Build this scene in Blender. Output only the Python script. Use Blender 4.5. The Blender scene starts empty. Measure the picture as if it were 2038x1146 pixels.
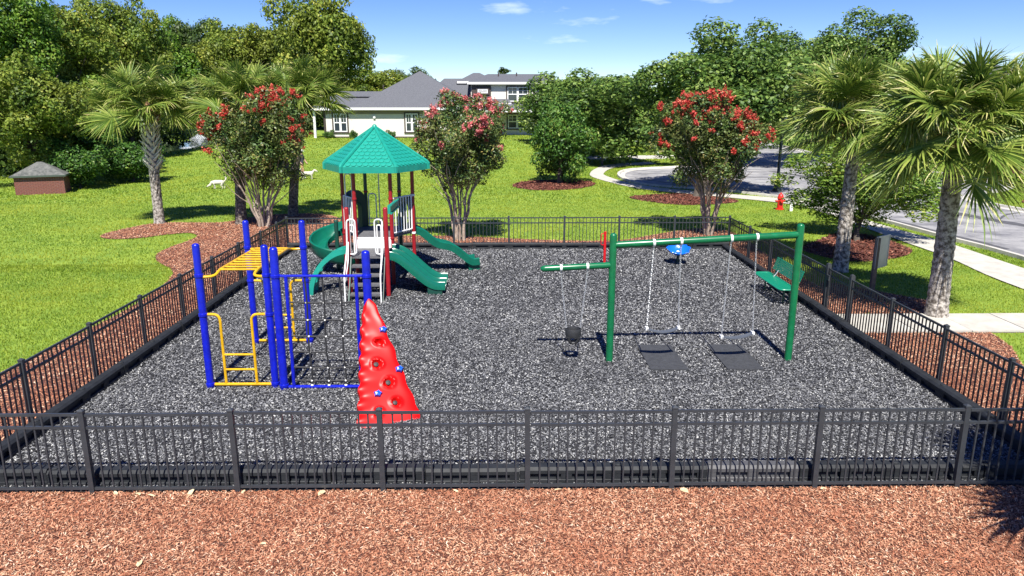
import bpy, bmesh, math, random
import numpy as np
from mathutils import Vector, Matrix

R = math.radians
rng = np.random.default_rng(7)
random.seed(7)
S = bpy.context.scene
C = S.collection

# ------------------------------------------------------------------ camera
PITCH = math.atan(373 / 1462); YAW = math.atan(19 / 1462)
cam_d = bpy.data.cameras.new('camera'); cam = bpy.data.objects.new('camera', cam_d); C.objects.link(cam)
cam_d.sensor_width = 36; cam_d.lens = 1462 / 2038 * 36; cam_d.clip_end = 6000
cam.location = (0, 0, 4.85); cam.rotation_euler = (math.pi / 2 - PITCH, 0, -YAW)
S.camera = cam

# ------------------------------------------------------------------ sky and sun
SUN_EL = 55
w = bpy.data.worlds.new('World'); S.world = w; w.use_nodes = True
nt = w.node_tree; nt.nodes.clear()
sky = nt.nodes.new('ShaderNodeTexSky'); sky.sky_type = 'NISHITA'; sky.sun_disc = False
sky.sun_elevation = R(SUN_EL); sky.sun_rotation = R(180)
sky.altitude = 1500; sky.air_density = 1.0; sky.dust_density = 0.0; sky.ozone_density = 6.0
hsv = nt.nodes.new('ShaderNodeHueSaturation'); hsv.inputs['Saturation'].default_value = 1.22; hsv.inputs['Hue'].default_value = .522; hsv.inputs['Value'].default_value = .88
tc = nt.nodes.new('ShaderNodeTexCoord'); mp = nt.nodes.new('ShaderNodeMapping')
mp.inputs['Scale'].default_value = (1.0, 1.0, 4.5)
nz = nt.nodes.new('ShaderNodeTexNoise'); nz.inputs['Scale'].default_value = 4.2; nz.inputs['Detail'].default_value = 7; nz.inputs['Roughness'].default_value = .55
cr = nt.nodes.new('ShaderNodeValToRGB')
cr.color_ramp.elements[0].position = .60; cr.color_ramp.elements[0].color = (0, 0, 0, 1)
cr.color_ramp.elements[1].position = .80; cr.color_ramp.elements[1].color = (.75, .75, .75, 1)
mx = nt.nodes.new('ShaderNodeMix'); mx.data_type = 'RGBA'
mx.inputs[7].default_value = (11, 11.4, 12, 1)
bg = nt.nodes.new('ShaderNodeBackground'); bg.inputs['Strength'].default_value = .078
wo = nt.nodes.new('ShaderNodeOutputWorld')
L = nt.links.new
L(tc.outputs['Generated'], mp.inputs['Vector']); L(mp.outputs[0], nz.inputs['Vector']); L(nz.outputs['Fac'], cr.inputs[0])
L(sky.outputs[0], hsv.inputs['Color']); L(hsv.outputs[0], mx.inputs[6]); L(cr.outputs[0], mx.inputs[0])
L(mx.outputs[2], bg.inputs[0]); L(bg.outputs[0], wo.inputs[0])
sd = bpy.data.lights.new('sun', 'SUN'); sd.energy = 4.6; sd.angle = R(.5); sd.color = (1, .955, .88)
so = bpy.data.objects.new('sun', sd); C.objects.link(so); so.rotation_euler = (R(90 - SUN_EL), 0, 0); so.location = (0, -20, 40)
S.view_settings.view_transform = 'Standard'; S.view_settings.look = 'None'
S.view_settings.exposure = 1.1; S.view_settings.gamma = 1

# ------------------------------------------------------------------ materials
M = {}
def mat(name, col, rough=.6, var=0., vscale=3., bump=0., bscale=40., metal=0., col2=None, spec=.5, detail=6., pos=(.32, .68)):
    m = bpy.data.materials.new(name); m.use_nodes = True; M[name] = m
    t = m.node_tree; b = t.nodes['Principled BSDF']
    b.inputs['Roughness'].default_value = rough; b.inputs['Metallic'].default_value = metal
    b.inputs['Specular IOR Level'].default_value = spec
    b.inputs['Base Color'].default_value = (*col, 1)
    if var or col2:
        tc = t.nodes.new('ShaderNodeTexCoord'); n = t.nodes.new('ShaderNodeTexNoise')
        n.inputs['Scale'].default_value = vscale; n.inputs['Detail'].default_value = detail; n.inputs['Roughness'].default_value = .65
        r = t.nodes.new('ShaderNodeValToRGB')
        c2 = col2 or tuple(min(1, c * (1 + var)) for c in col)
        c1 = col if col2 else tuple(c * (1 - var) for c in col)
        r.color_ramp.elements[0].position = pos[0]; r.color_ramp.elements[1].position = pos[1]
        r.color_ramp.elements[0].color = (*c1, 1); r.color_ramp.elements[1].color = (*c2, 1)
        t.links.new(tc.outputs['Object'], n.inputs['Vector']); t.links.new(n.outputs['Fac'], r.inputs[0])
        t.links.new(r.outputs[0], b.inputs['Base Color'])
    if bump:
        tc = t.nodes.new('ShaderNodeTexCoord'); n = t.nodes.new('ShaderNodeTexNoise')
        n.inputs['Scale'].default_value = bscale; n.inputs['Detail'].default_value = 5
        bp = t.nodes.new('ShaderNodeBump'); bp.inputs['Strength'].default_value = bump; bp.inputs['Distance'].default_value = .02
        t.links.new(tc.outputs['Object'], n.inputs['Vector']); t.links.new(n.outputs['Fac'], bp.inputs['Height'])
        t.links.new(bp.outputs[0], b.inputs['Normal'])
    return m

def rmat(name, stops, rough=.7, transl=0., patch=None, spec=.35):
    """colour from the per-face attribute 'rnd' (each chip / leaf has a colour of its own)"""
    m = bpy.data.materials.new(name); m.use_nodes = True; M[name] = m
    t = m.node_tree; b = t.nodes['Principled BSDF']; b.inputs['Roughness'].default_value = rough
    b.inputs['Specular IOR Level'].default_value = spec
    a = t.nodes.new('ShaderNodeAttribute'); a.attribute_name = 'rnd'
    r = t.nodes.new('ShaderNodeValToRGB')
    e = r.color_ramp.elements
    while len(e) < len(stops): e.new(.5)
    for i, (p, c) in enumerate(stops): e[i].position = p; e[i].color = (*c, 1)
    t.links.new(a.outputs['Fac'], r.inputs[0])
    col = r.outputs[0]
    if patch:   # large soft patches of another colour of the same plant / chips
        sc, pc, amt = patch
        tc = t.nodes.new('ShaderNodeTexCoord'); n = t.nodes.new('ShaderNodeTexNoise'); n.inputs['Scale'].default_value = sc; n.inputs['Detail'].default_value = 4
        rr = t.nodes.new('ShaderNodeValToRGB'); rr.color_ramp.elements[0].position = .42; rr.color_ramp.elements[1].position = .68
        rr.color_ramp.elements[1].color = (amt, amt, amt, 1)
        mx = t.nodes.new('ShaderNodeMix'); mx.data_type = 'RGBA'; mx.inputs[7].default_value = (*pc, 1)
        t.links.new(tc.outputs['Object'], n.inputs['Vector']); t.links.new(n.outputs['Fac'], rr.inputs[0]); t.links.new(rr.outputs[0], mx.inputs[0])
        t.links.new(col, mx.inputs[6]); col = mx.outputs[2]
    t.links.new(col, b.inputs['Base Color'])
    if transl:
        tr = t.nodes.new('ShaderNodeBsdfTranslucent'); ms = t.nodes.new('ShaderNodeMixShader'); ms.inputs[0].default_value = transl
        t.links.new(col, tr.inputs[0]); t.links.new(b.outputs[0], ms.inputs[1]); t.links.new(tr.outputs[0], ms.inputs[2])
        t.links.new(ms.outputs[0], t.nodes['Material Output'].inputs['Surface'])
    return m

mat('lawn', (.10, .185, .013), .9, vscale=.9, col2=(.21, .29, .026), bump=.6, bscale=18)
rmat('grass', [(0, (.05, .12, .010)), (.5, (.18, .28, .018)), (.85, (.31, .385, .035)), (1, (.46, .47, .13))], .6, .35, patch=(.28, (.37, .39, .035), .65))
mat('rubber_base', (.02, .021, .024), .9, .5, 30, .8, 60)
rmat('rubber_chips', [(0, (.012, .012, .014)), (.20, (.036, .037, .042)), (.42, (.125, .128, .136)), (.70, (.25, .255, .265)), (1, (.52, .52, .49))], .75, patch=(.45, (.10, .102, .108), .4))
mat('mulch_base', (.10, .036, .022), .95, .5, 20, .9, 60)
rmat('mulch_chips', [(0, (.07, .022, .012)), (.25, (.25, .085, .045)), (.55, (.48, .225, .125)), (.82, (.62, .37, .23)), (1, (.78, .64, .48))], .8, patch=(.8, (.34, .12, .06), .6))
rmat('mulch_dark', [(0, (.035, .012, .010)), (.4, (.12, .036, .024)), (.8, (.24, .085, .052)), (1, (.42, .24, .16))], .85)
mat('asphalt', (.13, .13, .14), .9, vscale=.8, col2=(.30, .295, .29), bump=.5, bscale=60, detail=10., pos=(.36, .6))
mat('tar', (.07, .07, .075), .85, .3, 8)
mat('concrete', (.42, .40, .35), .85, .16, 2.5, .25, 90)
mat('kerb', (.45, .43, .38), .85, .2, 2, .3, 50)
mat('soil', (.06, .04, .025), .95, .3, 5)
mat('water', (.012, .02, .018), .08, spec=.6)
mat('fence_black', (.032, .036, .042), .38, .25, 3)
mat('border_black', (.018, .020, .023), .6, .35, 4, .15, 40, spec=.25)
mat('border_grey', (.062, .062, .066), .6, .25, 4, .15, 40)
mat('blue_paint', (.004, .010, .36), .3, .22, 9)
mat('yellow_paint', (.60, .34, .006), .36, .18, 9)
mat('green_paint', (.004, .115, .042), .3, .2, 7)
mat('red_plastic', (.48, .003, .003), .38, .06, 5, spec=.22)
mat('red_paint', (.26, .010, .016), .35, .15, 5)
mat('red_bright', (.48, .008, .012), .35, .1, 5)
mat('teal_plastic', (.010, .235, .175), .38, .12, 5)
mat('slide_green', (.004, .105, .066), .2, .12, 5)
mat('hood_green', (.008, .05, .036), .4, .12, 5)
mat('white_paint', (.72, .72, .70), .45, .06, 6)
mat('steel', (.55, .56, .57), .35, .1, 20, metal=.5)
mat('deck_grey', (.10, .10, .105), .7, .3, 12, .3, 80)
mat('rope_black', (.016, .016, .018), .7)
mat('rubber_black', (.020, .021, .023), .6, .3, 8, .2, 60)
mat('mat_grey', (.036, .038, .042), .75, .3, 14, .35, 70)
mat('seat_grey', (.075, .085, .10), .45, .15, 8)
mat('holder_blue', (.01, .10, .62), .3, .1, 5)
mat('bench_green', (.006, .20, .115), .35, .1, 8)
mat('bench_dark', (.006, .035, .024), .4)
mat('cup_blue', (.006, .12, .62), .28, .1, 5)
mat('wood_grey', (.12, .10, .075), .85, .35, 9, .4, 50)
mat('sign_metal', (.34, .35, .36), .4, .12, 5, metal=.4)
mat('hydrant_red', (.55, .02, .012), .4, .15, 12)
mat('lamp_dark', (.012, .02, .016), .4, .2, 6)
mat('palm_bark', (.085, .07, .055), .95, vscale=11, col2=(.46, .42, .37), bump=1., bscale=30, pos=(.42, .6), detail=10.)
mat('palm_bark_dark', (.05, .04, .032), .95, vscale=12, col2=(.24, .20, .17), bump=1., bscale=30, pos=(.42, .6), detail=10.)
mat('palm_boot', (.48, .44, .39), .9, vscale=6, col2=(.74, .71, .66))
mat('palm_fibre', (.17, .095, .05), .95, .5, 12)
mat('bark', (.085, .07, .055), .95, .4, 6, .8, 30)
mat('crape_bark', (.22, .165, .12), .8, vscale=7, col2=(.46, .38, .31), bump=.3, bscale=20)
rmat('frond', [(0, (.045, .10, .018)), (.38, (.14, .22, .035)), (.72, (.30, .35, .07)), (1, (.56, .50, .22))], .40, .3)
rmat('leaf_oak', [(0, (.022, .055, .012)), (.42, (.08, .155, .027)), (.78, (.18, .27, .05)), (1, (.31, .38, .10))], .5, .28)
rmat('leaf_light', [(0, (.04, .09, .012)), (.45, (.12, .22, .026)), (.8, (.23, .33, .04)), (1, (.40, .42, .10))], .5, .3)
rmat('leaf_yellow', [(0, (.035, .075, .010)), (.4, (.11, .18, .022)), (.75, (.22, .29, .035)), (1, (.40, .39, .07))], .55, .3, patch=(1.6, (.27, .26, .035), .35))
rmat('leaf_green', [(0, (.025, .065, .008)), (.45, (.08, .18, .016)), (.8, (.18, .29, .028)), (1, (.30, .37, .06))], .5, .3)
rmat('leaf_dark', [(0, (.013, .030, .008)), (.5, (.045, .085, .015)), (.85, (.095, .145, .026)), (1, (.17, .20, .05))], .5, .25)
rmat('leaf_shrub', [(0, (.015, .045, .010)), (.45, (.05, .13, .018)), (.8, (.11, .22, .03)), (1, (.24, .30, .06))], .5, .25)
rmat('leaf_crape', [(0, (.014, .036, .014)), (.45, (.06, .12, .03)), (.78, (.14, .20, .05)), (1, (.30, .24, .08))], .42, .22, patch=(2.6, (.20, .15, .045), .35))
rmat('bloom_red', [(0, (.32, .015, .016)), (.5, (.54, .045, .035)), (1, (.70, .19, .12))], .6, .3)
rmat('bloom_pink', [(0, (.42, .06, .07)), (.5, (.62, .14, .14)), (1, (.74, .34, .30))], .6, .3)
mat('stucco', (.62, .585, .52), .9, .05, 2, .3, 60)
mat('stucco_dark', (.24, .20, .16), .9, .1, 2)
mat('roof_shingle', (.055, .058, .066), .9, vscale=14, col2=(.125, .13, .145), bump=.6, bscale=30)
mat('trim_white', (.74, .74, .73), .5)
mat('trim_dark', (.05, .038, .032), .6)
mat('glass', (.03, .04, .05), .06, spec=.8)
mat('brick', (.11, .038, .028), .9, vscale=9, col2=(.24, .09, .065), bump=.5, bscale=50)
mat('mortar', (.50, .45, .40), .95, .1, 9)
mat('roof_old', (.05, .055, .052), .9, vscale=6, col2=(.15, .15, .14), bump=.5, bscale=40)
mat('fascia_green', (.05, .07, .055), .7)
mat('dog_white', (.54, .50, .42), .9, .08, 9, .6, 60)
mat('dog_dark', (.02, .018, .016), .6)
mat('skin', (.42, .25, .18), .6); mat('cloth_dark', (.025, .027, .035), .9, .2, 20); mat('cloth_tan', (.42, .27, .12), .9, .1, 20)
mat('cloth_white', (.72, .72, .71), .9)
mat('dry_leaf', (.56, .43, .26), .8, .25, 30)
mat('spray', (.75, .78, .80), .3)

# ------------------------------------------------------------------ mesh helpers
ORG = {}
def tag(o, label=None, cat=None, group=None, kind=None):
    if label: o['label'] = label
    if cat: o['category'] = cat
    if group: o['group'] = group
    if kind: o['kind'] = kind
    return o
def thing(name, label, cat, loc=(0, 0, 0), rz=0., group=None):
    o = bpy.data.objects.new(name, None); C.objects.link(o); o.location = loc; o.rotation_euler = (0, 0, rz)
    o.empty_display_size = .2; ORG[o] = Vector(loc)
    return tag(o, label, cat, group)
def link(name, me, parent=None, loc=(0, 0, 0), rot=(0, 0, 0), scale=(1, 1, 1)):
    o = bpy.data.objects.new(name, me); C.objects.link(o); o.parent = parent
    o.location = loc; o.rotation_euler = rot; o.scale = scale
    return o
def copy_tree(o, parent=None):
    c = o.copy(); C.objects.link(c); c.parent = parent
    for ch in o.children: copy_tree(ch, c)
    return c

class MB:
    def __init__(s): s.v = []; s.f = []; s.m = []; s.mi = 0
    def add(s, vs, fs):
        n = len(s.v); s.v += [tuple(v) for v in vs]; s.f += [tuple(i + n for i in f) for f in fs]; s.m += [s.mi] * len(fs); return s
    def box(s, c, d, rz=0., mtx=None):
        x, y, z = d[0] / 2, d[1] / 2, d[2] / 2
        vs = [Vector((a * x, b * y, e * z)) for e in (-1, 1) for b in (-1, 1) for a in (-1, 1)]
        m = mtx or (Matrix.Translation(c) @ Matrix.Rotation(rz, 4, 'Z'))
        return s.add([m @ v for v in vs], [(0, 2, 3, 1), (4, 5, 7, 6), (0, 1, 5, 4), (2, 6, 7, 3), (0, 4, 6, 2), (1, 3, 7, 5)])
    def tube(s, pts, r, n=8, cap=True, closed=False):
        pts = [Vector(p) for p in pts]; k = len(pts)
        rs = r if isinstance(r, (list, tuple)) else [r] * k
        tang = []
        for i in range(k):
            a = pts[(i - 1) % k] if (closed or i) else pts[0]; b = pts[(i + 1) % k] if (closed or i < k - 1) else pts[-1]
            t = b - a; tang.append(t.normalized() if t.length > 1e-9 else Vector((0, 0, 1)))
        u = tang[0].orthogonal().normalized(); rings = []
        for i in range(k):
            u = u - tang[i] * u.dot(tang[i])
            u = u.normalized() if u.length > 1e-6 else tang[i].orthogonal().normalized()
            w_ = tang[i].cross(u)
            rings.append([pts[i] + (u * math.cos(2 * math.pi * j / n) + w_ * math.sin(2 * math.pi * j / n)) * rs[i] for j in range(n)])
        fs = []
        for i in range(k if closed else k - 1):
            i2 = (i + 1) % k
            for j in range(n): fs.append((i * n + j, i * n + (j + 1) % n, i2 * n + (j + 1) % n, i2 * n + j))
        if cap and not closed:
            fs.append(tuple(range(n - 1, -1, -1))); fs.append(tuple((k - 1) * n + j for j in range(n)))
        return s.add([p for rg in rings for p in rg], fs)
    def lathe(s, prof, c=(0, 0, 0), n=16, mtx=None):
        m = mtx or Matrix.Translation(c); vs = []
        for r, z in prof:
            for j in range(n): vs.append(m @ Vector((r * math.cos(2 * math.pi * j / n), r * math.sin(2 * math.pi * j / n), z)))
        fs = [(i * n + j, i * n + (j + 1) % n, (i + 1) * n + (j + 1) % n, (i + 1) * n + j) for i in range(len(prof) - 1) for j in range(n)]
        fs.append(tuple(range(n - 1, -1, -1))); fs.append(tuple((len(prof) - 1) * n + j for j in range(n)))
        return s.add(vs, fs)
    def prism(s, poly, z0, z1):
        n = len(poly); vs = [(x, y, z0) for x, y in poly] + [(x, y, z1) for x, y in poly]
        fs = [tuple(range(n - 1, -1, -1)), tuple(range(n, 2 * n))] + [(i, (i + 1) % n, n + (i + 1) % n, n + i) for i in range(n)]
        return s.add(vs, fs)
    def ball(s, c, r, n=10, k=6, sc=(1, 1, 1)):
        prof = [(max(1e-4, r * math.sin(math.pi * i / k)) , -r * math.cos(math.pi * i / k)) for i in range(k + 1)]
        return s.lathe(prof, n=n, mtx=Matrix.Translation(c) @ Matrix.Diagonal((*sc, 1)))
    def mesh(s, name, org=(0, 0, 0), smooth=False):
        me = bpy.data.meshes.new(name); o = Vector(org)
        me.from_pydata([Vector(v) - o for v in s.v], [], s.f)
        me.polygons.foreach_set('material_index', s.m)
        me.validate()
        bm = bmesh.new(); bm.from_mesh(me); bmesh.ops.recalc_face_normals(bm, faces=bm.faces); bm.to_mesh(me); bm.free()
        if smooth:
            me.polygons.foreach_set('use_smooth', [True] * len(me.polygons)); me.set_sharp_from_angle(angle=R(42))
        return me
    def build(s, name, mats, parent=None, smooth=False, loc=None):
        """vertices are in world coordinates; they are stored relative to the thing's own origin"""
        if parent is not None:
            org = ORG[parent]
        else: org = Vector(loc) if loc is not None else Vector((0, 0, 0))
        me = s.mesh(name, org, smooth)
        for m in (mats if isinstance(mats, (list, tuple)) else [mats]): me.materials.append(M[m])
        o = link(name, me, parent, (0, 0, 0) if parent is not None else org)
        ORG[o] = org
        return o

def np_mesh(name, V, rnd, material):
    n, k = V.shape[:2]
    me = bpy.data.meshes.new(name)
    me.vertices.add(n * k); me.vertices.foreach_set('co', V.reshape(-1).astype(np.float32))
    me.loops.add(n * k); me.loops.foreach_set('vertex_index', np.arange(n * k, dtype=np.int32))
    me.polygons.add(n); me.polygons.foreach_set('loop_start', np.arange(n, dtype=np.int32) * k)
    me.update(calc_edges=True)
    a = me.attributes.new('rnd', 'FLOAT', 'FACE'); a.data.foreach_set('value', rnd.astype(np.float32))
    me.materials.append(M[material])
    return me

def sm(t): return np.clip(t, 0, 1) ** 2 * (3 - 2 * np.clip(t, 0, 1))
def terr(x, y):
    x = np.asarray(x, float); y = np.asarray(y, float)
    fade = 1 - sm((x - 3) / 4)
    z = sm((y - 44) / 28) * (.4 * fade + .85 * sm((x + 34) / 10) * fade)
    d = ((x + 36) / 11) ** 2 + ((y - 78) / 19) ** 2
    return z - 1.4 * sm((1.3 - d) / .7)
def tz(x, y): return float(terr(x, y))
def inpoly(px, py, poly):
    ins = np.zeros(px.shape, bool); n = len(poly)
    for i in range(n):
        x1, y1 = poly[i]; x2, y2 = poly[(i + 1) % n]
        c = ((y1 > py) != (y2 > py)) & (px < (x2 - x1) * (py - y1) / ((y2 - y1) or 1e-9) + x1)
        ins ^= c
    return ins
def smooth_loop(P, n=5, closed=True):
    out = []; k = len(P)
    for i in range(k if closed else k - 1):
        g = lambda j: Vector(P[j % k]) if closed else Vector(P[max(0, min(k - 1, j))])
        a, b, c, d = g(i - 1), g(i), g(i + 1), g(i + 2)
        for q in range(n):
            t = q / n
            out.append(tuple(.5 * ((2 * b) + (c - a) * t + (2 * a - 5 * b + 4 * c - d) * t * t + (3 * b - a - 3 * c + d) * t ** 3)))
    if not closed: out.append(tuple(P[-1]))
    return out
def sheet(name, poly, dz, material, label=None):
    bm = bmesh.new()
    f = bm.faces.new([bm.verts.new((x, y, 0)) for x, y in poly]); bmesh.ops.triangulate(bm, faces=[f])
    for v in bm.verts: v.co.z = tz(v.co.x, v.co.y) + dz
    bmesh.ops.recalc_face_normals(bm, faces=bm.faces)
    if sum(f.normal.z * f.calc_area() for f in bm.faces) < 0: bmesh.ops.reverse_faces(bm, faces=bm.faces)
    me = bpy.data.meshes.new(name); bm.to_mesh(me); bm.free(); me.materials.append(M[material])
    return tag(link(name, me), kind='structure')

# ------------------------------------------------------------------ ground
XL, XR, YF, YB = -7.12, 7.55, 8.48, 24.1        # the fenced playground
def axis(lo, hi, step, far):
    a = list(np.arange(lo, hi + .01, step)); e = []
    d = step
    v = hi
    while v < far: d *= 1.6; v += d; e.append(v)
    f = []; d = step; v = lo
    while v > -far: d *= 1.6; v -= d; f.append(v)
    return np.array(f[::-1] + a + e)
gx = axis(-60, 45, 1.5, 2500); gy = axis(-10, 110, 1.5, 2500)
GX, GY = np.meshgrid(gx, gy); GZ = terr(GX, GY)
vs = np.stack([GX, GY, GZ], -1).reshape(-1, 3); nx = len(gx)
fs = [(j * nx + i, j * nx + i + 1, (j + 1) * nx + i + 1, (j + 1) * nx + i) for j in range(len(gy) - 1) for i in range(nx - 1)]
me = bpy.data.meshes.new('lawn'); me.from_pydata(vs.tolist(), [], fs); me.materials.append(M['lawn'])
me.polygons.foreach_set('use_smooth', [True] * len(me.polygons))
tag(link('lawn', me), kind='structure')

ROAD = [(7.85, 49.01), (7.94, 45.28), (9.1, 42.81), (12.12, 40.57), (13.83, 38.33), (15.11, 35.96), (15.64, 32.28), (16.17, 26.02), (16.49, 22.53), (16.67, 10),
        (24.09, 10), (23.6, 26.4), (23.4, 32.48), (23.24, 34.43), (23.4, 36.22), (23.99, 37.58), (25.29, 38.82), (27.53, 40.37), (29.39, 42.29), (30.22, 44.42), (30.3, 48.06), (29.61, 51.57), (28.73, 60.3),
        (29, 68), (31, 90), (26, 90), (23.5, 70), (22.13, 65.91), (19.13, 59.92), (15.41, 56.66), (12.82, 54.96), (10.24, 53.76), (8.74, 52.22)]
ROAD = smooth_loop(ROAD, 5)
WALK_N = [(13.78, 8), (13.78, 14.59), (13.77, 19.56), (14.13, 22.63), (14.14, 25.94), (14.18, 30.05), (14.02, 34.6), (11.41, 37.75), (8.6, 40.38), (7.2, 42.84), (5.89, 47.73), (6.05, 50.77), (6.98, 54.62), (8.38, 57.66), (11.81, 60.01)]
WALK_F = [(15.48, 8), (15.48, 16.54), (15.45, 21.04), (15.55, 24.97), (15.25, 28.07), (15.12, 32.13), (14.73, 36.3), (11.84, 39.22), (8.95, 42.05), (7.56, 45.0), (6.84, 49.03), (7.06, 51.12), (7.96, 54.2), (9.4, 56.5), (12.2, 58.4)]
WALK = smooth_loop(WALK_N, 5, False) + smooth_loop(WALK_F, 5, False)[::-1]
PATH = [(XR + .12, 14.95), (13.76, 14.95), (13.76, 16.28), (XR + .12, 16.28)]
sheet('road', ROAD, .012, 'asphalt'); sheet('sidewalk', WALK, .035, 'concrete')
DRIVE = [(7.5, 63), (16, 64), (16, 68), (7, 67)]
sheet('driveway', DRIVE, .012, 'concrete')
# concrete path to the gate, cast in slabs
pth = MB()
me = bpy.data.meshes.new('path')
pathroot = MB().prism([(XR + .12, 14.95), (13.70, 14.95), (13.70, 16.28), (XR + .12, 16.28)], -.05, .015).build('path', 'soil'); tag(pathroot, kind='structure')
for i in range(5):
    x0 = XR + .14 + i * 1.21
    link('slab', MB().box((0, 0, 0), (1.195, 1.32, .07)).mesh('slab'), pathroot, (x0 + .6, 15.615, .018 + .004 * (i % 2))).data.materials.append(M['concrete'])
# kerb ring round the road
area = sum(ROAD[i][0] * ROAD[(i + 1) % len(ROAD)][1] - ROAD[(i + 1) % len(ROAD)][0] * ROAD[i][1] for i in range(len(ROAD)))
sg = 1 if area > 0 else -1
k = MB(); nR = len(ROAD); prof = [(-.28, .018), (.02, .03), (.06, .13), (.22, .13), (.24, -.03)]
vs = []; 
for i in range(nR):
    a = Vector(ROAD[i - 1]); b = Vector(ROAD[(i + 1) % nR]); t = (b - a).normalized(); nn = Vector((t.y, -t.x)) * sg
    for o_, z in prof: vs.append((ROAD[i][0] + nn.x * o_, ROAD[i][1] + nn.y * o_, z))
P_ = len(prof)
k.add(vs, [(i * P_ + j, ((i + 1) % nR) * P_ + j, ((i + 1) % nR) * P_ + j + 1, i * P_ + j + 1) for i in range(nR) for j in range(P_ - 1)])
tag(k.build('kerb', 'kerb'), kind='structure')
# tar seams and patches on the road
t = MB()
def ribbon(mb, pts, wd, z):
    pts = smooth_loop(pts, 6, False); n = len(pts); vs = []
    for i in range(n):
        a = Vector(pts[max(0, i - 1)]); b = Vector(pts[min(n - 1, i + 1)]); q = (b - a).normalized()
        ww = wd * (.6 + .8 * random.random()) / 2
        vs += [(pts[i][0] - q.y * ww, pts[i][1] + q.x * ww, z), (pts[i][0] + q.y * ww, pts[i][1] - q.x * ww, z)]
    mb.add(vs, [(2 * i, 2 * i + 1, 2 * i + 3, 2 * i + 2) for i in range(n - 1)])
ribbon(t, [(22.6, 24), (20.8, 29), (20.2, 31.5), (19.2, 34.2)], .75, .02)
ribbon(t, [(19.5, 33), (18.6, 36), (17.8, 38.5)], .16, .024)
ribbon(t, [(20.6, 30), (22, 31.6), (23.0, 32.2)], .12, .024)
ribbon(t, [(16.9, 24), (16.5, 28), (16.2, 31)], .3, .02)
ribbon(t, [(8.8, 47), (10.5, 44.2), (13, 42.2), (15, 40.4)], .12, .02)
ribbon(t, [(9.3, 50.5), (12, 50), (14.5, 48.6), (18, 47.2)], .14, .02)
ribbon(t, [(23.0, 38.8), (21.5, 41), (20.5, 46), (19, 52)], .5, .02)
tag(t.build('tar_seams', 'tar'), kind='structure')

BED_L = smooth_loop([(XL - .08, 7), (-9.3, 7), (-9.19, 12.74), (-9.06, 14.95), (-9.0, 17.76), (-9.51, 20.78), (-10.77, 22.51), (-11.25, 23.67), (-11.31, 24.95), (-11.18, 25.88), (-11.26, 26.88), (-11.85, 27.5), (-12.52, 27.11), (-13.29, 26.4), (-14.24, 26.31), (-14.83, 26.93), (-14.83, 28.0), (-13.99, 29.9), (-11.78, 29.9), (-11.01, 30.6), (-10.85, 31.2), (-9.66, 32.2), (-7.91, 32.2), (-6.68, 30.32), (-7.0, 27.69), (-4, 26.8), (-1.84, 26.75), (1, 26.0), (3.84, 25.69), (5.37, 26.67), (6.73, 27.72), (8.24, 28.27), (8.8, 26.63), (8.6, 24), (8.45, 20), (8.6, 16.5), (XR + .08, 16.45), (XR + .08, 17), (XR + .08, 20), (XR + .08, 23.5), (XR + .08, YB + .08), (XR - .6, YB + .08), (3, YB + .08), (-3, YB + .08), (XL + .6, YB + .08), (XL - .08, YB + .08), (XL - .08, 23), (XL - .08, 19), (XL - .08, 14), (XL - .08, 9), (XL - .08, 8)], 3)
BED_R = [(XR + .08, 6.5), (9.6, 6.5), (9.35, 10), (9.6, 12.5), (10.3, 14.0), (10.5, 14.93), (XR + .08, 14.93)]
BED_R2 = smooth_loop([(8.62, 16.31), (10.1, 16.31), (10.75, 17.2), (9.9, 18.4), (9.0, 19.4), (8.55, 19)], 4)
BED_F = [(-13, 1), (13, 1), (13, 6.5), (XR + .08, 6.5), (XR + .08, YF), (XL - .08, YF), (XL - .08, 7), (-13, 7)]
BED_T = smooth_loop([(10.02, 24.06), (11.52, 25.98), (12.7, 27.2), (13.6, 26.6), (13.8, 24.63), (13.32, 23.35), (11.95, 22.36), (10.63, 22.23)], 4)
BED_B = smooth_loop([(0.59, 42.92), (1.56, 45.65), (4.7, 45.91), (5.6, 44.19), (4.27, 41.62), (1.96, 40.93)], 5)
BED_O = smooth_loop([(6.52, 37.6), (8.0, 38.9), (9.8, 39.0), (11.6, 37.0), (11.28, 35.64), (8.42, 34.97)], 5)
BED_I = smooth_loop([(25.5, 35), (27, 37), (31, 38.4), (36, 38), (36, 34), (30, 33.4)], 4)
BED_I2 = smooth_loop([(33, 50), (34, 54), (40, 56), (41, 52)], 4)
BEDS = [BED_L, BED_R, BED_R2, BED_F, BED_T, BED_B, BED_O, BED_I, BED_I2]
for i, b in enumerate(BEDS): sheet('mulch_bed', b, .016 + .003 * (i == 0), 'mulch_base')
PEN = [(XL - .08, YF), (XR + .08, YF), (XR + .08, YB + .08), (XL - .08, YB + .08)]
def gz(y): return .03 + .06 * sm((np.asarray(y, float) - 17) / 6.5)
p = MB(); ys = np.linspace(YF, YB + .08, 16)
p.add([(x, y, float(gz(y))) for y in ys for x in (XL - .08, XR + .08)], [(2 * i, 2 * i + 1, 2 * i + 3, 2 * i + 2) for i in range(15)])
tag(p.build('playground_surface', 'rubber_base'), kind='structure')

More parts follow.
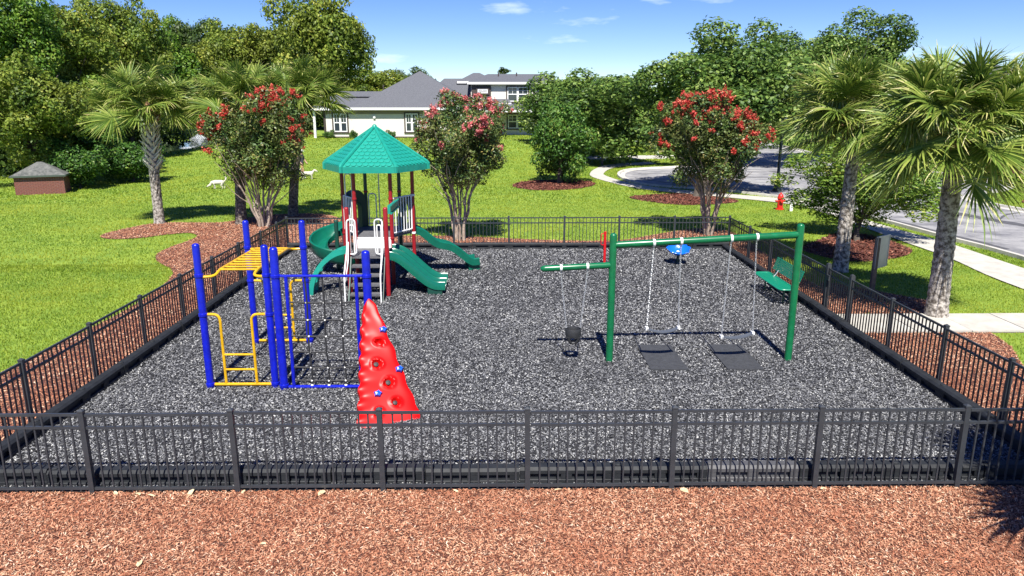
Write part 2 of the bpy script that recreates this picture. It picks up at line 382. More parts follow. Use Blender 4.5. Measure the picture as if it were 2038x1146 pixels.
def scatter(n, poly):
    P = np.array(poly); lo = P.min(0); hi = P.max(0)
    x = rng.uniform(lo[0], hi[0], n); y = rng.uniform(lo[1], hi[1], n)
    k = inpoly(x, y, poly); return x[k], y[k]
def bbarea(poly):
    P = np.array(poly); d = P.max(0) - P.min(0); return d[0] * d[1]
def chips(x, y, z, lmin, lmax, wd, tilt, lift=.02):
    n = len(x); th = rng.uniform(0, 2 * np.pi, n); l = rng.uniform(lmin, lmax, n) / 2; ww = wd * rng.uniform(.5, 1.3, n) / 2
    a = np.stack([np.cos(th), np.sin(th), rng.normal(0, tilt, n)], 1); a /= np.linalg.norm(a, axis=1)[:, None]
    b = np.stack([-np.sin(th), np.cos(th), rng.normal(0, tilt * 1.3, n)], 1); b /= np.linalg.norm(b, axis=1)[:, None]
    c = np.stack([x, y, z + rng.uniform(.004, lift, n)], 1)
    A = a * l[:, None]; B = b * ww[:, None]
    return np.stack([c - A - B * .5, c + A * .1 - B, c + A + B * .3, c - A * .2 + B], 1)
# shredded rubber inside the fence
xs, ys_ = [], []
for y0, y1, dens in ((YF + .1, 12, 3000), (12, 17, 2000), (17, YB, 1200)):
    n = int((XR - XL) * (y1 - y0) * dens); xs.append(rng.uniform(XL + .05, XR - .05, n)); ys_.append(rng.uniform(y0, y1, n))
x = np.concatenate(xs); y = np.concatenate(ys_)
sz = 1 + (y - 9) * .045
V = chips(x, y, gz(y), .024, .05, .017, .38, .03); c = V.mean(1, keepdims=True); V = c + (V - c) * sz[:, None, None]
V[:, :, 2] = np.maximum(V[:, :, 2], gz(y)[:, None] - .004)
tag(link('rubber_chips', np_mesh('rubber_chips', V, rng.beta(1.1, 1.5, len(x)), 'rubber_chips')), 'loose black and grey shredded rubber covering the playground', 'rubber mulch', kind='stuff')
# shredded red bark
xs = []; VV = []
for b, dens, big, name in ((BED_F, 4400, 1., 0), (BED_L, 750, 1.5, 0), (BED_R, 1500, 1.2, 0), (BED_R2, 900, 1.4, 0)):
    x, y = scatter(int(bbarea(b) * dens), b)
    if b is BED_F:
        k = (np.abs(x) < 1.2 + y * .75) & (y > 5.6); x, y = x[k], y[k]
    V = chips(x, y, terr(x, y) + .016, .024 * big, .072 * big, .011 * big, .42, .025); VV.append(V)
V = np.concatenate(VV)
tag(link('bark_mulch', np_mesh('bark_mulch', V, rng.beta(1.6, 1.7, len(V)), 'mulch_chips')), 'shredded red bark mulch around the fence', 'mulch', kind='stuff')
VV = []
for b in (BED_T, BED_B, BED_O, BED_I, BED_I2):
    x, y = scatter(int(bbarea(b) * 260), b); VV.append(chips(x, y, terr(x, y) + .016, .08, .18, .05, .35, .05))
V = np.concatenate(VV)
tag(link('tree_ring_mulch', np_mesh('tree_ring_mulch', V, rng.beta(1.5, 1.9, len(V)), 'mulch_dark')), 'dark red bark mulch under the lawn trees', 'mulch', kind='stuff')
# grass
def blades(n, x0, x1, y0, y1, h, wd):
    x = rng.uniform(x0, x1, n); y = rng.uniform(y0, y1, n)
    k = (np.abs(x - y * .013) < 1.5 + y * .735)
    for q in BEDS + [PEN, ROAD, WALK, PATH, DRIVE]: k &= ~inpoly(x, y, q)
    k &= ~(((x + 36) / 11) ** 2 + ((y - 78) / 19) ** 2 < 1.1)
    x, y = x[k], y[k]; n = len(x)
    th = rng.uniform(0, 2 * np.pi, n); hh = h * rng.uniform(.5, 1.25, n); ww = wd * rng.uniform(.6, 1.3, n) / 2
    z = terr(x, y) - .005
    d = np.stack([np.cos(th) * ww, np.sin(th) * ww, np.zeros(n)], 1); c = np.stack([x, y, z], 1)
    tip = c + np.stack([rng.normal(0, .45, n) * hh, rng.normal(0, .45, n) * hh, hh], 1)
    return np.stack([c - d, c + d, tip], 1)
G = [blades(150000, -22, -8, 10, 22, .055, .022), blades(90000, 8, 17, 10, 24, .05, .02),
     blades(260000, -32, 36, 21, 36, .06, .034), blades(230000, -40, 48, 36, 60, .075, .06), blades(60000, -40, 60, 60, 82, .10, .12)]
V = np.concatenate(G)
tag(link('grass', np_mesh('grass', V, rng.beta(2, 2.2, len(V)), 'grass')), 'bright green mown grass of the lawn', 'grass', kind='stuff')
# pond
a = np.linspace(0, 2 * np.pi, 48, endpoint=False)
p = MB(); p.add([(-36 + 13 * math.cos(q), 78 + 21 * math.sin(q), -.06) for q in a], [tuple(range(48))]); tag(p.build('pond_water', 'water'), kind='structure')

# ------------------------------------------------------------------ fences
def mesh_of(mb, material, name, smooth=False):
    me = mb.mesh(name, smooth=smooth); me.materials.append(M[material]); return me
FH = 1.12
picket_me = mesh_of(MB().box((0, 0, (FH - .03 + .05) / 2), (.019, .019, FH - .08)), 'fence_black', 'picket')
rail_me = mesh_of(MB().box((.5, 0, 0), (1, .03, .034)), 'fence_black', 'rail')
post_me = mesh_of(MB().box((0, 0, .57), (.064, .064, 1.18)), 'fence_black', 'post')
gpost_me = mesh_of(MB().box((0, 0, .59), (.09, .09, 1.24)), 'fence_black', 'post')
cap_me = mesh_of(MB().box((0, 0, 0), (.074, .074, .018)).lathe([(.048, .009), (.006, .03)], n=4, mtx=Matrix.Rotation(R(45), 4, 'Z')), 'fence_black', 'cap')
def fence(name, label, p0, p1, posts, gaps=(), ends=(True, True)):
    d = Vector(p1) - Vector(p0); ang = math.atan2(d.y, d.x)
    t = thing(name, label, 'fence', (p0[0], p0[1], 0), ang)
    for i, q in enumerate(posts):
        if (i == 0 and not ends[0]) or (i == len(posts) - 1 and not ends[1]): continue
        gp = any(i in g for g in gaps)
        o = link('post', gpost_me if gp else post_me, t, (q, 0, -.03), (R(random.uniform(-.5, .5)), R(random.uniform(-.5, .5)), 0))
        link('cap', cap_me, o, (0, 0, 1.218 if gp else 1.168))
    for i in range(len(posts) - 1):
        if (i, i + 1) in gaps: continue
        a, b = posts[i] + .033, posts[i + 1] - .033
        dz = random.uniform(-.008, .008)
        for z in (FH - .03, FH - .2, .085): link('rail', rail_me, t, (a, 0, z + dz), (0, 0, 0), (b - a, 1, 1))
        n = max(2, round((b - a) / .115))
        for j in range(1, n): link('picket', picket_me, t, (a + (b - a) * j / n, 0, dz - .01), (R(random.uniform(-.4, .4)), R(random.uniform(-.3, .3)), random.uniform(-.1, .1)))
    return t
fx = [XL] + [.31 + 1.842 * k for k in range(-3, 4)] + [XR]
fence('metal_fence', 'black metal picket fence along the red mulch in the foreground', (XL, YF), (XR, YF), [q - XL for q in fx])
ly = [YF, 10.34, 12.18, 14.02, 15.86, 17.7, 19.54, 21.38, 23.0, YB]
fence('metal_fence', 'black metal picket fence beside the big lawn and monkey bars', (XL, YF), (XL, YB), [q - YF for q in ly], ends=(False, False))
ry = [YF, 10.2, 11.86, 13.6, 15.35, 16.5, 18.35, 20.2, 22.05, YB]
fence('metal_fence', 'black metal picket fence behind the green bench, next to the palms', (XR, YF), (XR, YB), [q - YF for q in ry], gaps=((4, 5),), ends=(False, False))
bx_ = [XL + i * (XR - XL) / 8 for i in range(9)]
fence('metal_fence', 'black metal picket fence at the back in front of crape myrtles', (XL, YB), (XR, YB), [q - XL for q in bx_])
g = thing('fence_gate', 'narrow black picket gate between two thick posts by the concrete path', 'gate', (XR, 15.41, .03), R(90))
for z in (1.05, .9, .09): link('rail', rail_me, g, (0, 0, z), (0, 0, 0), (1.03, 1, 1))
for j in range(10):
    link('picket' if 0 < j < 9 else 'gate_stile', picket_me, g, (.01 + j * 1.01 / 9, 0, 0 if 0 < j < 9 else -.005), (0, 0, 0), (1, 1, .97) if 0 < j < 9 else (1.7, 1.7, 1.0))
link('latch', mesh_of(MB().box((0, 0, 0), (.12, .05, .12)), 'fence_black', 'latch'), g, (.98, .03, .86))

# ------------------------------------------------------------------ plastic border timbers
def timber_mesh(material, L_=1.185):
    b = MB()
    pr = lambda z0, z1, ww, ch: [(-ww / 2, z0), (ww / 2, z0), (ww / 2, z1 - ch), (ww / 2 - ch, z1), (-ww / 2 + ch, z1), (-ww / 2, z1 - ch)]
    def ext(poly, x0, x1):
        n = len(poly); vs = [(x0, y, z) for y, z in poly] + [(x1, y, z) for y, z in poly]
        b.add(vs, [tuple(range(n)), tuple(range(2 * n - 1, n - 1, -1))] + [(i, n + i, n + (i + 1) % n, (i + 1) % n) for i in range(n)])
    ext(pr(.17, .25, .19, .035), 0, L_)
    ext(pr(0, .09, .19, .008), .0, L_)
    ext(pr(.091, .169, .10, .002), .01, L_ - .01)
    for x0, x1 in ((0, .12), (L_ / 2 - .07, L_ / 2 + .07), (L_ - .12, L_)): ext(pr(.092, .168, .185, .002), x0 + .001, x1 - .001)
    b.lathe([(.05, .245), (.05, .26), (.03, .272)], c=(.06, 0, 0), n=10)
    me = b.mesh('border_timber'); me.materials.append(M[material]); return me
tm, tmg = timber_mesh('border_black'), timber_mesh('border_grey')
def border(label, p0, p1, grey=()):
    d = Vector(p1) - Vector(p0); n = max(1, round(d.length / 1.2)); ang = math.atan2(d.y, d.x)
    t = thing('playground_border', label, 'border', (p0[0], p0[1], 0), ang); st = d.length / n
    for i in range(n):
        o = link('border_timber', tmg if i in grey else tm, t, (i * st, random.uniform(-.012, .012), random.uniform(-.008, .012) + (.05 if p0[1] > 20 else 0)), (0, 0, random.uniform(-.006, .006)), (st / 1.195, 1, 1))
        if i in grey: o['label'] = 'sun-bleached grey border timber'
border('black slotted plastic edging along the inside of the front fence', (XL + .05, YF + .22), (XR - .05, YF + .22), grey=(8,))
border('black plastic edging along the lawn side fence near the monkey bars', (XL + .2, YF + .35), (XL + .2, YB - .3))
border('black plastic edging below the green bench and gate', (XR - .2, YF + .35), (XR - .2, YB - .3))
border('black slotted plastic edging along the back fence', (XL + .05, YB - .2), (XR - .05, YB - .2))

# ------------------------------------------------------------------ blue and yellow climbing frame
def post(mb, x, y, z1, r=.062, z0=-.05, dome=True):
    pr = [(r, z0), (r, z1 - r * .8)]
    if dome: pr += [(r * .95, z1 - r * .45), (r * .75, z1 - r * .15), (r * .4, z1)]
    mb.lathe(pr, (x, y, 0), 16)
def collar(mb, x, y, z, r): mb.lathe([(r, -.03), (r + .012, -.022), (r + .012, .022), (r, .03)], (x, y, z), 16)
def arc(c, a0, a1, r, ax, ay, n=7):
    c = Vector(c); ax = Vector(ax); ay = Vector(ay)
    return [c + ax * (r * math.cos(a0 + (a1 - a0) * i / n)) + ay * (r * math.sin(a0 + (a1 - a0) * i / n)) for i in range(n + 1)]
def bend(pts, r=.1, n=5):
    """polyline with rounded corners"""
    pts = [Vector(p) for p in pts]; out = [pts[0]]
    for i in range(1, len(pts) - 1):
        a, b, c = pts[i - 1], pts[i], pts[i + 1]
        q = min(r, (a - b).length * .45, (c - b).length * .45); p0 = b + (a - b).normalized() * q; p1 = b + (c - b).normalized() * q
        for k in range(n + 1):
            t = k / n; out.append(p0 * (1 - t) ** 2 + b * 2 * t * (1 - t) + p1 * t * t)
    return out + [pts[-1]]
cf = thing('climbing_frame', 'blue and yellow climbing frame with monkey bars, cargo net and red climbing wall', 'climbing frame', (-4.0, 12.8, 0))
PA, PB, PC, PD, PE, PF = (-5.06, 11.97), (-5.06, 14.39), (-3.96, 14.39), (-3.95, 12.0), (-3.77, 11.9), (-2.26, 11.9)
for (x, y), z, r in ((PA, 2.57, .062), (PB, 2.57, .062), (PC, 2.57, .062), (PD, 2.54, .062), (PE, 2.52, .07), (PF, 2.46, .07)):
    m = MB(); post(m, x, y, z, r); o = m.build('post', 'blue_paint', cf, True)
    for zz in ((2.03, 1.35, .10) if r < .065 else (2.03, .10)):
        c_ = MB(); collar(c_, x, y, zz, r); c_.build('collar', 'blue_paint', o, True)
# overhead ladder
ladder_x = (-4.82, -4.19)
m = MB()
for lx, (ax_, ay_), (bx2, by2) in ((ladder_x[0], PA, PB), (ladder_x[1], PD, PC)):
    m = MB(); m.tube(bend([(ax_, ay_, 2.0), (lx, ay_ + .05, 2.0), (lx, ay_ + .3, 2.06), (lx, by2 - .3, 2.06), (lx, by2 - .05, 2.0), (bx2, by2, 2.0)], .14), .024, 8)
    m.build('overhead_rail', 'yellow_paint', cf, True)
for i in range(10):
    y = 12.28 + i * (14.12 - 12.28) / 9
    MB().tube([(ladder_x[0], y, 2.06), (ladder_x[1], y, 2.06)], .018, 8).build('rung', 'yellow_paint', cf, True)
# end ladders
for (ax_, ay_), (bx2, by2) in ((PA, PD), (PB, PC)):
    y = (ay_ + by2) / 2; l, r_ = ax_ + .27, bx2 - .31
    m = MB(); m.tube(bend([(ax_, y, 1.35), (l, y, 1.35), (l, y, .09)], .12), .024, 8); m.build('ladder_rail', 'yellow_paint', cf, True)
    m = MB(); m.tube(bend([(bx2, y, 1.35), (r_, y, 1.35), (r_, y, .09)], .12), .024, 8); m.build('ladder_rail', 'yellow_paint', cf, True)
    for z in (.63, .36): MB().tube([(l, y, z), (r_, y, z)], .02, 8).build('rung', 'yellow_paint', cf, True)
    MB().tube([(ax_, y, .09), (bx2, y, .09)], .026, 8).build('bottom_bar', 'yellow_paint', cf, True)
# net frame
nf = MB(); nf.tube([(PE[0], 11.9, 2.03), (PF[0], 11.9, 2.03)], .024, 8); nf.tube([(PE[0], 11.9, .07), (PF[0], 11.9, .07)], .03, 8)
nx0, nx1 = -3.60, -2.44
for q in (nx0, nx1): nf.tube([(q, 11.9, .07), (q, 11.9, 2.03)], .03, 8)
nfo = nf.build('net_frame', 'blue_paint', cf, True)
NX = [nx0 + (nx1 - nx0) * t for t in (.27, .52, .77)]; NZ = [1.58, 1.28, .99, .71, .43, .19]
for q in NX: MB().tube([(q + .01 * math.sin(z * 5), 11.9 + .01 * math.sin(z * 7), z) for z in np.linspace(.07, 2.03, 9)], .017, 6).build('net_rope', 'rope_black', cf, True)
for z in NZ: MB().tube([(nx0 + (nx1 - nx0) * t, 11.9, z - .015 * math.sin(math.pi * t)) for t in np.linspace(0, 1, 7)], .017, 6).build('net_rope', 'rope_black', cf, True)
clip_me = mesh_of(MB().ball((0, 0, 0), .02, 8, 5, (1.3, 1, .9)), 'white_paint', 'net_clip', True)
for z in NZ[:]:
    for q in [nx0] + NX + [nx1]:
        t = (q - nx0) / (nx1 - nx0); link('net_clip', clip_me, cf, Vector((q, 11.9, z - .015 * math.sin(math.pi * t))) - ORG[cf])
for q in NX: link('net_clip', clip_me, cf, Vector((q, 11.89, .10)) - ORG[cf])

# red climbing wall: a moulded triangular slab leaning on the right post
ap_l, ap_r = Vector((-2.33, 11.80, 1.62)), Vector((-2.15, 11.84, 1.66))
bl, br = Vector((-2.20, 10.27, .02)), Vector((-1.28, 10.66, .02))
NR, NC = 84, 36
nrm = (br - bl).cross(ap_l - bl).normalized()
if nrm.y > 0: nrm = -nrm
HOLES = [(.36, .62, .05, .0), (.53, .42, .065, 0), (.685, .62, .068, 0), (.845, .66, .06, 1), (.90, .32, .058, 1)]
vs = []; keep = {}
for i in range(NR + 1):
    t = i / NR
    l = ap_l.lerp(bl, t); r = ap_r.lerp(br, t ** .96)
    wdt = (r - l).length; ex = (r - l).normalized(); dn = (bl - ap_l).normalized()
    l = l - ex * .022 * (1 + math.cos(t * 2 * math.pi * 8.5)) * min(1, t * 5) + ex * .02
    r = r + ex * .016 * math.sin(t * 2 * math.pi * 5 + 1) * min(1, t * 4) + ex * (.03 * sm((t - .86) / .08) - .05 * sm((t - .965) / .035))
    if t < .05:
        s_ = math.sqrt(max(.05, t / .05)); mid = (l + r) / 2; l = mid + (l - mid) * s_; r = mid + (r - mid) * s_
    for j in range(NC + 1):
        s_ = j / NC; p = l.lerp(r, s_)
        h = .02 * math.cos(t * 2 * math.pi * 8.5) * (1 - s_) ** 5 + .004 * math.sin(t * 11 + s_ * 5) + .003 * math.sin(t * 23 - s_ * 9) * s_
        h += .03 * (1 - abs(2 * s_ - 1) ** 8)
        cut = False
        for (ht, hs, hr, thr) in HOLES:
            hw = (br - bl).length * ht
            d = math.hypot((t - ht) * 2.3 * 1.0, (s_ - hs) * hw) / hr
            if d < 1.9: h += .018 * math.exp(-((d - 1.35) / .28) ** 2)
            if d < 1.15: h -= .075 * (1 - sm((d - .55) / .6))
        vs.append(p + nrm * h)
m = MB(); W_ = NC + 1
m.add(vs, [(i * W_ + j, i * W_ + j + 1, (i + 1) * W_ + j + 1, (i + 1) * W_ + j) for i in range(NR) for j in range(NC)])
back = [v - nrm * .10 for v in vs]
edge = [i * W_ for i in range(NR + 1)] + [NR * W_ + j for j in range(1, NC + 1)] + [i * W_ + NC for i in range(NR - 1, -1, -1)] + [j for j in range(NC - 1, 0, -1)]
m.add([vs[e] for e in edge] + [back[e] for e in edge], [(i, (i + 1) % len(edge), len(edge) + (i + 1) % len(edge), len(edge) + i) for i in range(len(edge))])
m.add([back[i * W_] for i in range(0, NR + 1)] + [back[i * W_ + NC] for i in range(0, NR + 1)], [(i, NR + 1 + i, NR + 2 + i, i + 1) for i in range(NR)])
wall = m.build('climbing_wall', 'red_plastic', cf, True)
for ht, hs, hr, thr in HOLES:
    if thr or ht > .5:
        l = ap_l.lerp(bl, ht); r = ap_r.lerp(br, ht); c_ = l.lerp(r, hs) + nrm * (-.012)
        mt = Matrix.Translation(c_) @ nrm.to_track_quat('Z', 'Y').to_matrix().to_4x4()
        m = MB(); m.lathe([(hr * .62, -.002), (hr * .5, .003), (.001, .002)], n=12, mtx=mt); m.build('grip_hole_shade', 'rubber_black', wall, True)  # black disc across the dent, painting in the dark inside of the hole
for ht, hs in ((.275, .86), (.605, .93), (.765, .36)):
    l = ap_l.lerp(bl, ht); r = ap_r.lerp(br, ht); c_ = l.lerp(r, hs) + nrm * .035
    mt = Matrix.Translation(c_) @ nrm.to_track_quat('Z', 'Y').to_matrix().to_4x4(); m = MB()
    vs2 = []; n = 15
    for rr, z in ((.062, -.02), (.06, .015), (.045, .045), (.02, .05), (.012, .03)):
        for q in range(n):
            a_ = 2 * math.pi * q / n; k_ = rr * (1 + .22 * math.cos(5 * a_)); vs2.append(mt @ Vector((k_ * math.cos(a_), k_ * .85 * math.sin(a_), z)))
    m.add(vs2, [(a_ * n + q, a_ * n + (q + 1) % n, (a_ + 1) * n + (q + 1) % n, (a_ + 1) * n + q) for a_ in range(4) for q in range(n)] + [tuple(range(4 * n, 5 * n))])
    m.build('hand_hold', 'holder_blue', wall, True)

# ------------------------------------------------------------------ play tower
TX, TY = -3.40, 20.05; HR_ = .95
tw = thing('play_tower', 'red and teal play tower with hexagonal shingled roof and three slides', 'play tower', (TX, TY, 0))
hexp = [(TX + HR_ * math.cos(R(60 * i)), TY + HR_ * math.sin(R(60 * i))) for i in range(6)]   # 0 right,1 back right,2 back left,3 left,4 front left,5 front right
DZ, LZ = 1.38, 1.06
for i, (x, y) in enumerate(hexp):
    m = MB(); post(m, x, y, 3.3, .05, dome=False); o = m.build('post', 'hood_green' if i in (1, 2) else 'red_paint', tw, True)
    for zz in (DZ - .06, 2.36):
        c_ = MB(); collar(c_, x, y, zz, .05); c_.build('collar', 'white_paint' if i == 0 else 'red_paint', o, True)
SP = [(-3.86, 18.12), (-2.90, 18.10)]
for (x, y) in SP:
    m = MB(); post(m, x, y, 2.30, .058); m.build('post', 'red_paint', tw, True)
m = MB(); m.prism([(TX + (q[0] - TX) * .97, TY + (q[1] - TY) * .97) for q in hexp], DZ - .06, DZ); m.build('deck', 'deck_grey', tw)
m = MB(); m.prism([(-3.84, 18.14), (-2.92, 18.14), (-2.92, 19.2), (-3.84, 19.2)], LZ - .06, LZ); m.build('deck', 'deck_grey', tw)
m = MB(); m.box((-3.38, 19.20, (DZ + LZ) / 2 - .03), (.93, .03, .32)); rp = m.build('riser_panel', 'white_paint', tw)
m = MB()
for q in (-3.62, -3.38, -3.14): m.ball((q, 19.18, DZ - .06), .012)
m.build('bolt', 'steel', rp)
for i, (y, z) in enumerate(((17.98, .85), (17.87, .64), (17.76, .42), (17.62, .21))):
    m = MB(); m.box((-3.38, y + .1, z - .02), (.80, .22, .03)); m.box((-3.38, y, z - .03), (.80, .012, .05)); m.build('step', 'deck_grey', tw)
for q in (-3.80, -2.96):
    m = MB(); mt = Matrix.Translation((q, 17.86, .53)) @ Matrix.Rotation(math.atan2(1.0, .55), 4, 'X'); m.box(None, (.03, 1.15, .12), mtx=mt); m.build('stringer', 'hood_green', tw)
for s_, q in ((1, -3.86), (-1, -2.98)):
    m = MB(); m.tube(bend([(q, 17.42, 0), (q, 17.45, .72), (q, 17.95, 1.28), (q, 18.06, 2.0), (q + s_ * .20, 18.08, 2.0), (q + s_ * .20, 18.12, 1.12), (q + s_ * .02, 18.1, 1.12)], .1), .019, 8)
    m.tube(bend([(q + s_ * .01, 17.47, .55), (q + s_ * .03, 17.86, 1.0), (q + s_ * .03, 18.0, 1.45)], .1), .016, 8)
    m.tube(bend([(q + s_ * .05, 18.13, 1.15), (q + s_ * .05, 18.13, 1.85), (q + s_ * .15, 18.13, 1.85), (q + s_ * .15, 18.13, 1.15)], .05), .016, 8)
    m.build('handrail', 'white_paint', tw, True)
# teal panel over the double slide
m = MB(); vs = [(-2.84, 18.1, 2.13), (-2.80, 19.2, 2.16), (-2.80, 19.2, 2.34), (-2.84, 18.1, 2.34)]
m.add(vs + [(x + .07, y, z) for x, y, z in vs], [(0, 1, 2, 3), (7, 6, 5, 4), (0, 4, 5, 1), (1, 5, 6, 2), (2, 6, 7, 3), (3, 7, 4, 0)])
hp = m.build('hood_panel', 'teal_plastic', tw)
m = MB(); m.tube([(-2.76, 18.12, 2.13), (-2.72, 19.2, 2.16)], .025, 8); m.tube([(-2.76, 18.12, 2.34), (-2.72, 19.2, 2.35)], .025, 8); m.build('rim', 'teal_plastic', hp, True)
# barrier panels with vertical bars
def barrier(a, b, z0, z1, n, material, name='barrier'):
    a = Vector((*a, 0)); b = Vector((*b, 0)); d = (b - a).normalized(); a = a + d * .07; b = b - d * .07
    m = MB(); m.tube(bend([(a.x, a.y, z0), (a.x, a.y, z1), (b.x, b.y, z1), (b.x, b.y, z0), (a.x, a.y, z0)], .04), .02, 8); o = m.build(name, material, tw, True)
    for i in range(1, n + 1):
        p = a.lerp(b, i / (n + 1)); MB().tube([(p.x, p.y, z0), (p.x, p.y, z1)], .014, 6).build('bar', material, o, True)
barrier(hexp[5], hexp[0], 1.44, 2.36, 6, 'white_paint')
barrier(hexp[3], hexp[4], 1.44, 2.36, 5, 'white_paint')
# tall loops at the back of the deck
a, b = Vector((*hexp[2], 0)), Vector((*hexp[1], 0))
for t0, t1, zt in ((.08, .30, 2.30), (.40, .78, 3.05)):
    p, q = a.lerp(b, t0), a.lerp(b, t1)
    MB().tube(bend([(p.x, p.y, DZ), (p.x, p.y, zt), (q.x, q.y, zt), (q.x, q.y, DZ)], .12), .018, 8).build('climbing_loop', 'steel' if t0 > .3 else 'white_paint', tw, True)
p = hexp[3]; MB().tube(bend([(p[0] + .10, p[1] - .10, DZ), (p[0] + .10, p[1] - .10, 2.95), (p[0] + .32, p[1] - .28, 2.95), (p[0] + .32, p[1] - .28, DZ)], .1), .018, 8).build('climbing_loop', 'white_paint', tw, True)
# moulded hoods at the slide entrances
def hood(i0, i1, z1, open_w):
    a = Vector((*hexp[i0], 0)); b = Vector((*hexp[i1], 0)); d = (b - a); Lh = d.length; d.normalize(); nn = Vector((d.y, -d.x, 0))
    if nn.dot((a + b) / 2 - Vector((TX, TY, 0))) < 0: nn = -nn
    out = [(.06, DZ - .1)]; 
    for k_ in range(13):
        q = math.pi * (1 - k_ / 12); out.append((Lh / 2 + (Lh / 2 - .06) * math.cos(q), z1 - .38 + .38 * math.sin(q)))
    out.append((Lh - .06, DZ - .1)); w2 = open_w / 2
    inn = [(Lh / 2 - w2, DZ - .1)] + [(Lh / 2 + w2 * math.cos(math.pi * (1 - k_ / 12)), DZ + .55 + .2 * math.sin(math.pi * k_ / 12)) for k_ in range(13)] + [(Lh / 2 + w2, DZ - .1)]
    m = MB(); n = len(out)
    for off0, off1 in ((-.05, .10),):
        P = lambda u, z, o_: a + d * u + nn * o_ + Vector((0, 0, z))
        vs = [P(u, z, off0) for u, z in out] + [P(u, z, off0) for u, z in inn] + [P(u, z, off1) for u, z in out] + [P(u, z, off1) for u, z in inn]
        fs = []
        for i in range(n - 1):
            fs += [(i, i + 1, n + i + 1, n + i), (2 * n + i, 3 * n + i, 3 * n + i + 1, 2 * n + i + 1), (i, 2 * n + i, 2 * n + i + 1, i + 1), (n + i, n + i + 1, 3 * n + i + 1, 3 * n + i)]
        fs += [(0, n, 3 * n, 2 * n), (n - 1, 3 * n - 1, 4 * n - 1, 2 * n - 1)]
        m.add(vs, fs)
    m.build('slide_hood', 'hood_green', tw, True)
hood(2, 3, 2.45, .44); hood(0, 1, 2.3, .5)
# slides: a cross-section swept along a path
def sweep(path, sides, prof, name, material):
    m = MB(); n = len(prof); vs = []
    for i, p in enumerate(path):
        a = Vector(path[max(0, i - 1)]); b = Vector(path[min(len(path) - 1, i + 1)]); t = (b - a).normalized(); sd_ = Vector(sides[i]).normalized(); up = sd_.cross(t)
        if up.z < 0: up = -up
        for u, v in prof: vs.append(Vector(p) + sd_ * u + up * v)
    m.add(vs, [(i * n + j, i * n + (j + 1) % n, (i + 1) * n + (j + 1) % n, (i + 1) * n + j) for i in range(len(path) - 1) for j in range(n)] + [tuple(range(n)), tuple((len(path) - 1) * n + j for j in range(n))])
    return m.build(name, material, tw, True)
W = .54
ch = [(-W, -.12), (-W, .06), (-W + .02, .09), (-W + .07, .09), (-W + .09, .06), (-W + .12, -.07), (-.08, -.07), (-.05, .05), (-.03, .08), (.03, .08), (.05, .05), (.08, -.07), (W - .12, -.07), (W - .09, .06), (W - .07, .09), (W - .02, .09), (W, .06), (W, -.12)]
pathd = []
for i in range(25):
    t = i / 24; x = -2.92 + 1.45 * t
    z = LZ + .02 - (LZ - .26) * float(sm((t - .04) / .86)); pathd.append((x, 18.68 + .04 * t, z))
ds = sweep(pathd, [(0, 1, 0)] * 25, ch, 'double_slide', 'slide_green')
m = MB(); m.prism([(-1.92, 18.2), (-1.55, 18.2), (-1.55, 19.2), (-1.92, 19.2)], -.02, .245); m.build('slide_foot', 'hood_green', ds)
ch1 = [(-.28, -.06), (-.29, .12), (-.26, .155), (-.22, .14), (-.19, .0), (.19, .0), (.22, .14), (.26, .155), (.29, .12), (.28, -.06)]
A_, B_ = Vector((-2.66, 20.45, 0)), Vector((-.75, 21.1, 0)); pw = []
dirw = (B_ - A_).normalized(); sdw = Vector((-dirw.y, dirw.x, 0))
for i in range(41):
    t = i / 40; p = A_.lerp(B_, t); e = DZ - .02 - (DZ - .30) * float(sm((t + .02) / 1.0)) * 1.0
    e = DZ - (DZ - .28) * (t if t < .9 else .9 + (t - .9) * .45) / .945 + .055 * math.sin(t * 2 * math.pi * 2.05) * min(1, t * 6)
    pw.append((p.x, p.y, e))
wsl = sweep(pw, [sdw] * 41, ch1, 'wave_slide', 'slide_green')
m = MB(); c_ = A_.lerp(B_, .93); m.box((c_.x, c_.y, .14), (.34, .40, .30), math.atan2(dirw.y, dirw.x)); m.build('slide_foot', 'slide_green', wsl)
# spiral slide
cxs, cys, rs = -4.78, 20.95, .50; ps, ss = [], []
for i in range(57):
    t = i / 56; a_ = R(-12) + R(345) * t; z = DZ - .02 - (DZ - .30) * t
    ps.append((cxs + rs * math.cos(a_), cys + rs * math.sin(a_), z)); ss.append((math.cos(a_), math.sin(a_), 0))
ch2 = [(-.20, -.05), (-.23, .10), (-.20, .13), (-.16, .02), (.10, 0), (.17, .06), (.21, .30), (.25, .33), (.28, .30), (.25, .03), (.16, -.06)]
sp = sweep(ps, ss, ch2, 'spiral_slide', 'slide_green')
m = MB(); m.lathe([(.06, -.02), (.06, 1.5), (.02, 1.54)], (cxs, cys, 0), 12); m.build('spiral_column', 'hood_green', sp, True)
